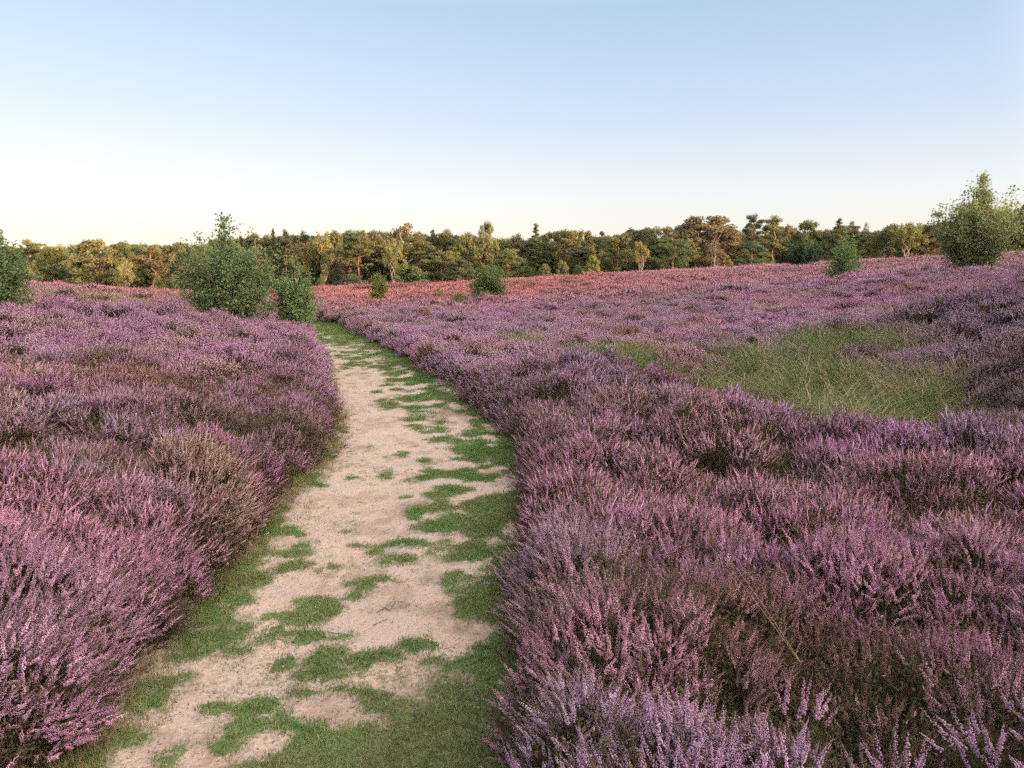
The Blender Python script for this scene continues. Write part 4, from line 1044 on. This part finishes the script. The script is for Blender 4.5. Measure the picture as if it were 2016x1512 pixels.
FR = [  # kind, px, top, width, distance, tint, label
    ('pine', 62, 474, 58, 118, 'olive', 'flat-topped golden pine next to the birch bush at the left edge'),
    ('oak', 112, 486, 66, 114, 'gold', 'golden brown broad tree between the flat-topped pine and the big orange-limbed tree'),
    ('birch', 66, 512, 26, 108, 'gold', 'short golden birch with a white stem under the flat-topped pine'),
    ('young_pine', 132, 520, 60, 112, 'dark', 'dark round pine in front of the gap left of the orange-limbed tree'),
    ('oak', 190, 478, 104, 107, 'gold', 'big golden tree with orange limbs showing, broadest of the left wood'),
    ('oak', 244, 482, 52, 118, 'olive', 'olive tree behind the right shoulder of the big orange-limbed tree'),
    ('birch', 250, 515, 38, 104, 'yellow', 'short yellow-green birch in front of the wood left of the shrub group'),
    ('pine', 300, 487, 56, 112, 'brown', 'pine with layered orange-brown branches behind the shrub group'),
    ('oak', 352, 481, 64, 116, 'brown', 'brown-gold tree just left of the bushy birch spire'),
    ('bush', 313, 545, 26, 100, 'yellow', 'small yellow-green shrub at the field edge, left of its pair'),
    ('bush', 336, 549, 30, 99, 'olive', 'pale olive shrub at the field edge, right of its pair'),
    ('oak', 402, 484, 60, 116, 'olive', 'olive tree seen above the left side of the bushy birch'),
    ('oak', 470, 486, 60, 118, 'olive', 'olive crown rising behind the bushy birch spire'),
    ('pine', 505, 462, 36, 118, 'brown', 'brown-topped pine right of the bushy birch spire'),
    ('spire', 541, 456, 17, 119, 'dark', 'thin dark conifer tip between brown-topped pine and the spiky pines'),
    ('pine', 565, 456, 28, 118, 'dark', 'dark spiky pine top left of the golden drooping birch'),
    ('pine', 600, 457, 24, 120, 'dark', 'small dark pine top just left of the tall golden birch'),
    ('birch', 580, 477, 48, 110, 'gold', 'golden drooping birch behind the slim young birch'),
    ('birch', 636, 458, 52, 108, 'gold', 'tall golden birch with a long pale stem left of the bare-trunk pine'),
    ('oak', 662, 462, 44, 117, 'olive', 'dark olive tree between the tall golden birch and the bare-trunk pine'),
    ('bush', 632, 541, 16, 103, 'gold', 'small golden shrub at the foot of the tall golden birch'),
    ('oak', 690, 484, 38, 112, 'red', 'orange-brown tree left of the bare-trunk pine'),
    ('pine', 706, 457, 56, 110, 'mid', 'pine with a bare orange trunk and dark pads, left of the pale lit birch'),
    ('bush', 692, 540, 66, 104, 'blue', 'wide grey-green thicket under the bare-trunk pine'),
    ('birch', 775, 468, 38, 102, 'gold', 'pale lit birch with white forked stems in front of the highest crowns'),
    ('birch', 786, 440, 96, 116, 'brown', 'highest airy pale-brown crown left of centre'),
    ('pine', 748, 462, 44, 118, 'mid', 'dark pine squeezed between the bare-trunk pine and the pale lit birch'),
    ('bush', 800, 522, 90, 104, 'green', 'wide green thicket right of the pale lit birch stem'),
    ('pine', 828, 470, 66, 111, 'mid', 'spreading pine with an orange limb right of the pale lit birch'),
    ('pine', 877, 455, 52, 117, 'mid', 'bushy pine top left of the tall gold crown at the centre'),
    ('young_pine', 870, 492, 90, 108, 'mid', 'dark broad pine low in the wood above the round shrub, left'),
    ('oak', 916, 468, 58, 114, 'olive', 'olive-gold tree left of the tall gold crown at the centre'),
    ('oak', 957, 443, 46, 115, 'gold', 'tall narrow gold crown at the centre of the wood'),
    ('young_pine', 905, 510, 70, 104, 'dark', 'dark low pine with spreading lower boughs left of the round shrub'),
    ('pine', 1018, 462, 34, 118, 'brown', 'thin brownish pine top left of the dark central spire'),
    ('young_pine', 1000, 488, 78, 108, 'olive', 'rounded pine with brown inner needles behind the round shrub'),
    ('spire', 1055, 446, 32, 114, 'mid', 'dark pointed conifer, highest at the centre'),
    ('oak', 1058, 476, 68, 116, 'dark', 'dark green mass beneath the pointed central conifer'),
    ('bush', 1037, 524, 34, 104, 'blue', 'grey-green shrub behind the right shoulder of the round shrub'),
    ('bush', 1072, 520, 30, 101, 'olive', 'rounded olive shrub at the field edge under the central conifer'),
    ('bush', 1107, 514, 30, 101, 'olive', 'pointed pale olive shrub at the field edge right of the rounded olive one'),
    ('bush', 1136, 522, 26, 102, 'green', 'small green shrub at the field edge between two pointed shrubs'),
    ('bush', 1167, 503, 34, 100, 'yellow', 'yellow pointed shrub at the field edge left of the leaning yellow birch'),
    ('oak', 1118, 457, 62, 114, 'gold', 'gold-brown crown right of the central conifer'),
    ('oak', 1150, 456, 42, 116, 'gold', 'pale gold crown left of the full green pine'),
    ('young_pine', 1140, 484, 58, 110, 'dark', 'dark conifer below the two gold crowns'),
    ('young_pine', 1215, 460, 66, 107, 'green', 'tall full green pine reaching the heather left of the leaning yellow birch'),
    ('pine', 1184, 458, 30, 118, 'blue', 'small bluish pine top behind the full green pine'),
    ('oak', 1262, 458, 60, 118, 'olive', 'olive crown behind the leaning yellow birch'),
    ('birch', 1262, 475, 32, 100, 'yellow', 'slender leaning yellow birch alone at the field edge'),
    ('young_pine', 1322, 466, 86, 104, 'green', 'round bright-needled pine full to the ground left of the biggest dome'),
    ('oak', 1345, 447, 70, 117, 'olive', 'olive crown rising behind the round bright-needled pine'),
    ('oak', 1388, 430, 136, 110, 'brown', 'biggest brown dome-shaped crown in the wood'),
    ('thin', 1406, 476, 36, 98, 'red', 'slim reddish half-bare tree in front of the biggest brown dome'),
    ('oak', 1432, 452, 52, 112, 'brown', 'brown crown merging into the right of the biggest dome'),
    ('bush', 1436, 514, 20, 99, 'olive', 'small olive shrub right of the reddish half-bare tree'),
    ('pine', 1481, 425, 38, 116, 'blue', 'dark blue-green pine top left of the umbrella pine'),
    ('young_pine', 1478, 474, 62, 107, 'blue', 'dark layered pine full to the ground left of the umbrella pine trunk'),
    ('pine', 1520, 428, 56, 109, 'mid', 'umbrella-shaped pine with a long bare trunk on the right'),
    ('young_pine', 1500, 496, 46, 102, 'green', 'low green pine at the foot of the umbrella pine'),
    ('oak', 1553, 448, 40, 117, 'red', 'reddish crown just right of the umbrella pine'),
    ('oak', 1588, 440, 60, 113, 'olive', 'olive crown above the dark round-headed little tree'),
    ('oak', 1622, 462, 52, 112, 'dark', 'dark broad tree right of the round-headed little tree'),
    ('spire', 1647, 435, 36, 116, 'mid', 'pointed conifer above the bright green young birch'),
    ('pine', 1675, 438, 34, 117, 'mid', 'pine top right of the pointed conifer'),
    ('oak', 1690, 462, 50, 112, 'mid', 'mid-green crown behind the bright green young birch, on its right'),
    ('thin', 1699, 443, 22, 118, 'red', 'thin bare pinkish treetop showing above the wood'),
    ('young_pine', 1712, 476, 44, 108, 'dark', 'dark low tree between the young birch and the brown birches'),
    ('birch', 1735, 444, 46, 108, 'olive', 'olive birch left of the golden birch pair'),
    ('oak', 1758, 452, 40, 114, 'olive', 'olive crown tucked behind the golden birch pair'),
    ('birch', 1782, 436, 54, 103, 'gold', 'golden birch with a pale stem left of the tallest birch'),
    ('oak', 1818, 446, 50, 112, 'brown', 'brown tree beside the left flank of the tallest birch'),
    ('pine', 1842, 420, 52, 112, 'dark', 'dark pine crown touching the left shoulder of the tallest birch'),
    ('oak', 1945, 418, 64, 104, 'brown', 'brown tree behind the right flank of the tallest birch'),
    ('oak', 1984, 414, 62, 102, 'brown', 'brown-green tree right of the tallest birch'),
    ('oak', 2022, 403, 60, 100, 'dark', 'tall dark tree at the right edge of the picture'),
    ('oak', 1880, 440, 60, 112, 'mid', 'mid-green crown hidden behind the tallest birch'),
    ('oak', 8, 488, 70, 118, 'olive', 'olive tree behind the birch bush at the left edge'),
]
for a in FR: put_tree(*a)
# back rows that close the wood
for row, (Yd, st) in enumerate(((124, 30), (134, 30), (144, 32))):
    px = -40 + 13 * row
    while px < 2060:
        base = np.interp(px, [0, 400, 500, 800, 1000, 1200, 1400, 1600, 1800, 2016], [492, 490, 474, 462, 472, 466, 456, 458, 456, 430])
        kd = ['oak', 'pine', 'oak', 'young_pine', 'oak', 'oak', 'young_pine', 'spire'][tr_r.integers(0, 8)]
        pw = {'oak': 70, 'pine': 50, 'young_pine': 62, 'spire': 28}[kd]
        tn = ['mid', 'dark', 'olive', 'green', 'brown'][tr_r.integers(0, 5)]
        put_tree(kd, px, base + 2 + tr_r.uniform(-13, 11), pw, Yd + tr_r.uniform(-3, 3), tn, {'oak': 'broad crown in the back rows of the wood, partly hidden by nearer trees', 'pine': 'pine crown in the back rows of the wood, partly hidden by nearer trees', 'young_pine': 'dense pine in the back rows of the wood, partly hidden by nearer trees', 'spire': 'narrow conifer in the back rows of the wood, partly hidden by nearer trees'}[kd], 'back rows of the wood')
        px += st * tr_r.uniform(.8, 1.2)
# dark undergrowth at the foot of the wood
r = np.random.default_rng(71); A = Acc(); n = 26000
xx = r.uniform(-95, 95, n); yy = 112 + r.random(n) * 34; hgt = 2.6 * r.random(n) ** 1.3 * (.5 + fbm(xx * .2, yy * .2, 9, 3))
nm = rand_unit(n, r); v, f = cards(np.stack([xx, yy, terrain(xx, yy) + hgt], 1), nm, r.uniform(.12, .3, n), r.uniform(.2, .45, n), r)
ug = obj('undergrowth', make_mesh('undergrowth', v, f, {'rnd': np.repeat(r.random(n), 4), 'clump': np.repeat(fbm(xx * .3, yy * .3, 12, 3), 4)}), mat_leaf); ug.color = (.045, .055, .028, 1)
tag(ug, 'dark leafy undergrowth filling the foot of the wood', 'undergrowth', kind='stuff')
# wood to the right behind the viewer, whose shade covers the near heath
r = np.random.default_rng(72); P_, N_ = [], []
T = Acc()
for row in range(4):
    x = 22.0
    while x < 330:
        y = -55 - row * 6 + r.uniform(-2, 2) - max(0, 30 - x) * .0; H = r.uniform(11.5, 15.0) * np.interp(x, [14, 80, 110, 162, 172, 192, 207, 226, 262, 282, 330], [.95, 1, 1.4, 1.5, 1.05, 1.05, 1.35, 1.75, 1.75, 1.1, 1.1]); z0 = tz(x, y)
        T.add(*tube(np.array([[x, y, z0 - .5], [x, y, z0 + H * .5], [x + .2, y, z0 + H * .9]]), np.array([.3, .2, .06]), 6))
        n = 520; u = r.random(n); th = r.random(n) * 6.283; rr = 3.2 * np.interp(u, [0, .2, .6, 1], [.8, 1, .9, .15]) * np.sqrt(r.random(n))
        P_.append(np.stack([x + rr * np.cos(th), y + rr * np.sin(th), z0 + u * H], 1)); x += r.uniform(3.5, 5.0)
P_ = np.concatenate(P_); n = len(P_); v, f = cards(P_, rand_unit(n, r), .38, .5, r)
nT = T.n; T.a = {}
T.add(v, f)
me = make_mesh('forest', np.concatenate(T.v), [np.concatenate(T.f[4])], {'rnd': np.concatenate([np.full(nT, .3), np.repeat(r.random(n), 4)]), 'clump': np.full(T.n, .5)})
fo = obj('forest', me, mat_leaf); fo.color = (.06, .08, .035, 1)
tag(fo, 'wood behind the viewer on the right that shades the near heath', 'forest', kind='stuff')

# ------------------------------------------------------------------ light
EL, AZ = R_(4.0), R_(120)      # azimuth clockwise from +Y
sd = Vector((math.sin(AZ) * math.cos(EL), math.cos(AZ) * math.cos(EL), math.sin(EL)))
sl = bpy.data.lights.new('sun', 'SUN'); sl.energy = 5.0; sl.angle = R_(.5); sl.color = (1.0, .71, .44)
so = bpy.data.objects.new('sun', sl); COL.objects.link(so); so.rotation_euler = (-sd).to_track_quat('-Z', 'Y').to_euler(); so.location = sd * 100
w = bpy.data.worlds.new('World'); scene.world = w; w.use_nodes = True
nt = w.node_tree; nt.nodes.clear(); g = N(nt)
sky = g.node('ShaderNodeTexSky', sky_type='NISHITA'); sky.sun_disc = False; sky.sun_elevation = EL; sky.sun_rotation = AZ; sky.air_density = 1.0; sky.dust_density = 1.0; sky.ozone_density = 1.0
tc = g.node('ShaderNodeTexCoord').outputs['Generated']
sx = g.node('ShaderNodeSeparateXYZ'); nt.links.new(tc, sx.inputs[0])
EXPO = 1.5; K = 1.0 / (.15 * 2 ** EXPO)     # node value that renders as display-linear 1
# clear evening sky: white haze at the horizon, blue belt, upper sky brightened to fill the shaded heath
SKYR = [(0.0, (.98, .88, .75)), (.045, (1.0, .93, .85)), (.10, (.92, .95, .99)), (.19, (.67, .79, .98)), (.31, (.49, .65, .88)), (.50, (1.15, 1.25, 1.5)), (1, (1.7, 1.7, 1.8))]
ramp = g.node('ShaderNodeValToRGB'); nt.links.new(sx.outputs[2], ramp.inputs[0])
cr = ramp.color_ramp
for k, (p_, c_) in enumerate(SKYR):
    e = cr.elements[k] if k < 2 else cr.elements.new(p_)
    e.position = p_; e.color = (c_[0] / 2, c_[1] / 2, c_[2] / 2, 1)
for k, (p_, c_) in enumerate(SKYR): cr.elements[k].position = p_; cr.elements[k].color = (c_[0] / 2, c_[1] / 2, c_[2] / 2, 1)
grad = g.mix(1.0, ramp.outputs[0], (2 * K, 2 * K, 2 * K), 'MULTIPLY')
# evening glow round the low sun
dp = g.node('ShaderNodeVectorMath', operation='DOT_PRODUCT'); nt.links.new(tc, dp.inputs[0]); dp.inputs[1].default_value = (math.sin(AZ), math.cos(AZ), 0.25)
gw = g.math('POWER', g.maprange(dp.outputs[1] if dp.outputs[0].type == 'VECTOR' else dp.outputs['Value'], .05, 1.0), 1.5)
glow = g.mix(1.0, (6.6 * K, 5.45 * K, 4.85 * K), gw, 'MULTIPLY')
d2 = g.node('ShaderNodeVectorMath', operation='DOT_PRODUCT'); nt.links.new(tc, d2.inputs[0]); d2.inputs[1].default_value = (-.78, .62, -.25)
g2 = g.math('POWER', g.maprange(d2.outputs['Value'], .35, 1.0), 1.5)
total = g.mix(1.0, g.mix(1.0, grad, glow, 'ADD'), g.mix(1.0, (.17 * K, .155 * K, .14 * K), g2, 'MULTIPLY'), 'ADD')
total = g.mix(.12, total, sky.outputs[0])
bg = g.node('ShaderNodeBackground'); bg.inputs[1].default_value = .15
nt.links.new(total, bg.inputs[0])
out = g.node('ShaderNodeOutputWorld'); nt.links.new(bg.outputs[0], out.inputs[0])

# ------------------------------------------------------------------ camera and render settings
cam = bpy.data.cameras.new('camera'); cam.sensor_width = 36; cam.lens = 36 * F / PW; cam.clip_end = 6000; cam.clip_start = .02
co = bpy.data.objects.new('camera', cam); COL.objects.link(co); co.location = (0, 0, CAMZ); co.rotation_euler = (math.pi / 2 - PITCH, 0, 0)
scene.camera = co
scene.view_settings.view_transform = 'Standard'; scene.view_settings.look = 'None'; scene.view_settings.exposure = EXPO; scene.view_settings.gamma = 1
scene.cycles.max_bounces = 4; scene.cycles.diffuse_bounces = 2; scene.cycles.transmission_bounces = 2; scene.cycles.use_adaptive_sampling = True; scene.cycles.adaptive_threshold = .03; scene.cycles.glossy_bounces = 1
scene.cycles.use_denoising = False
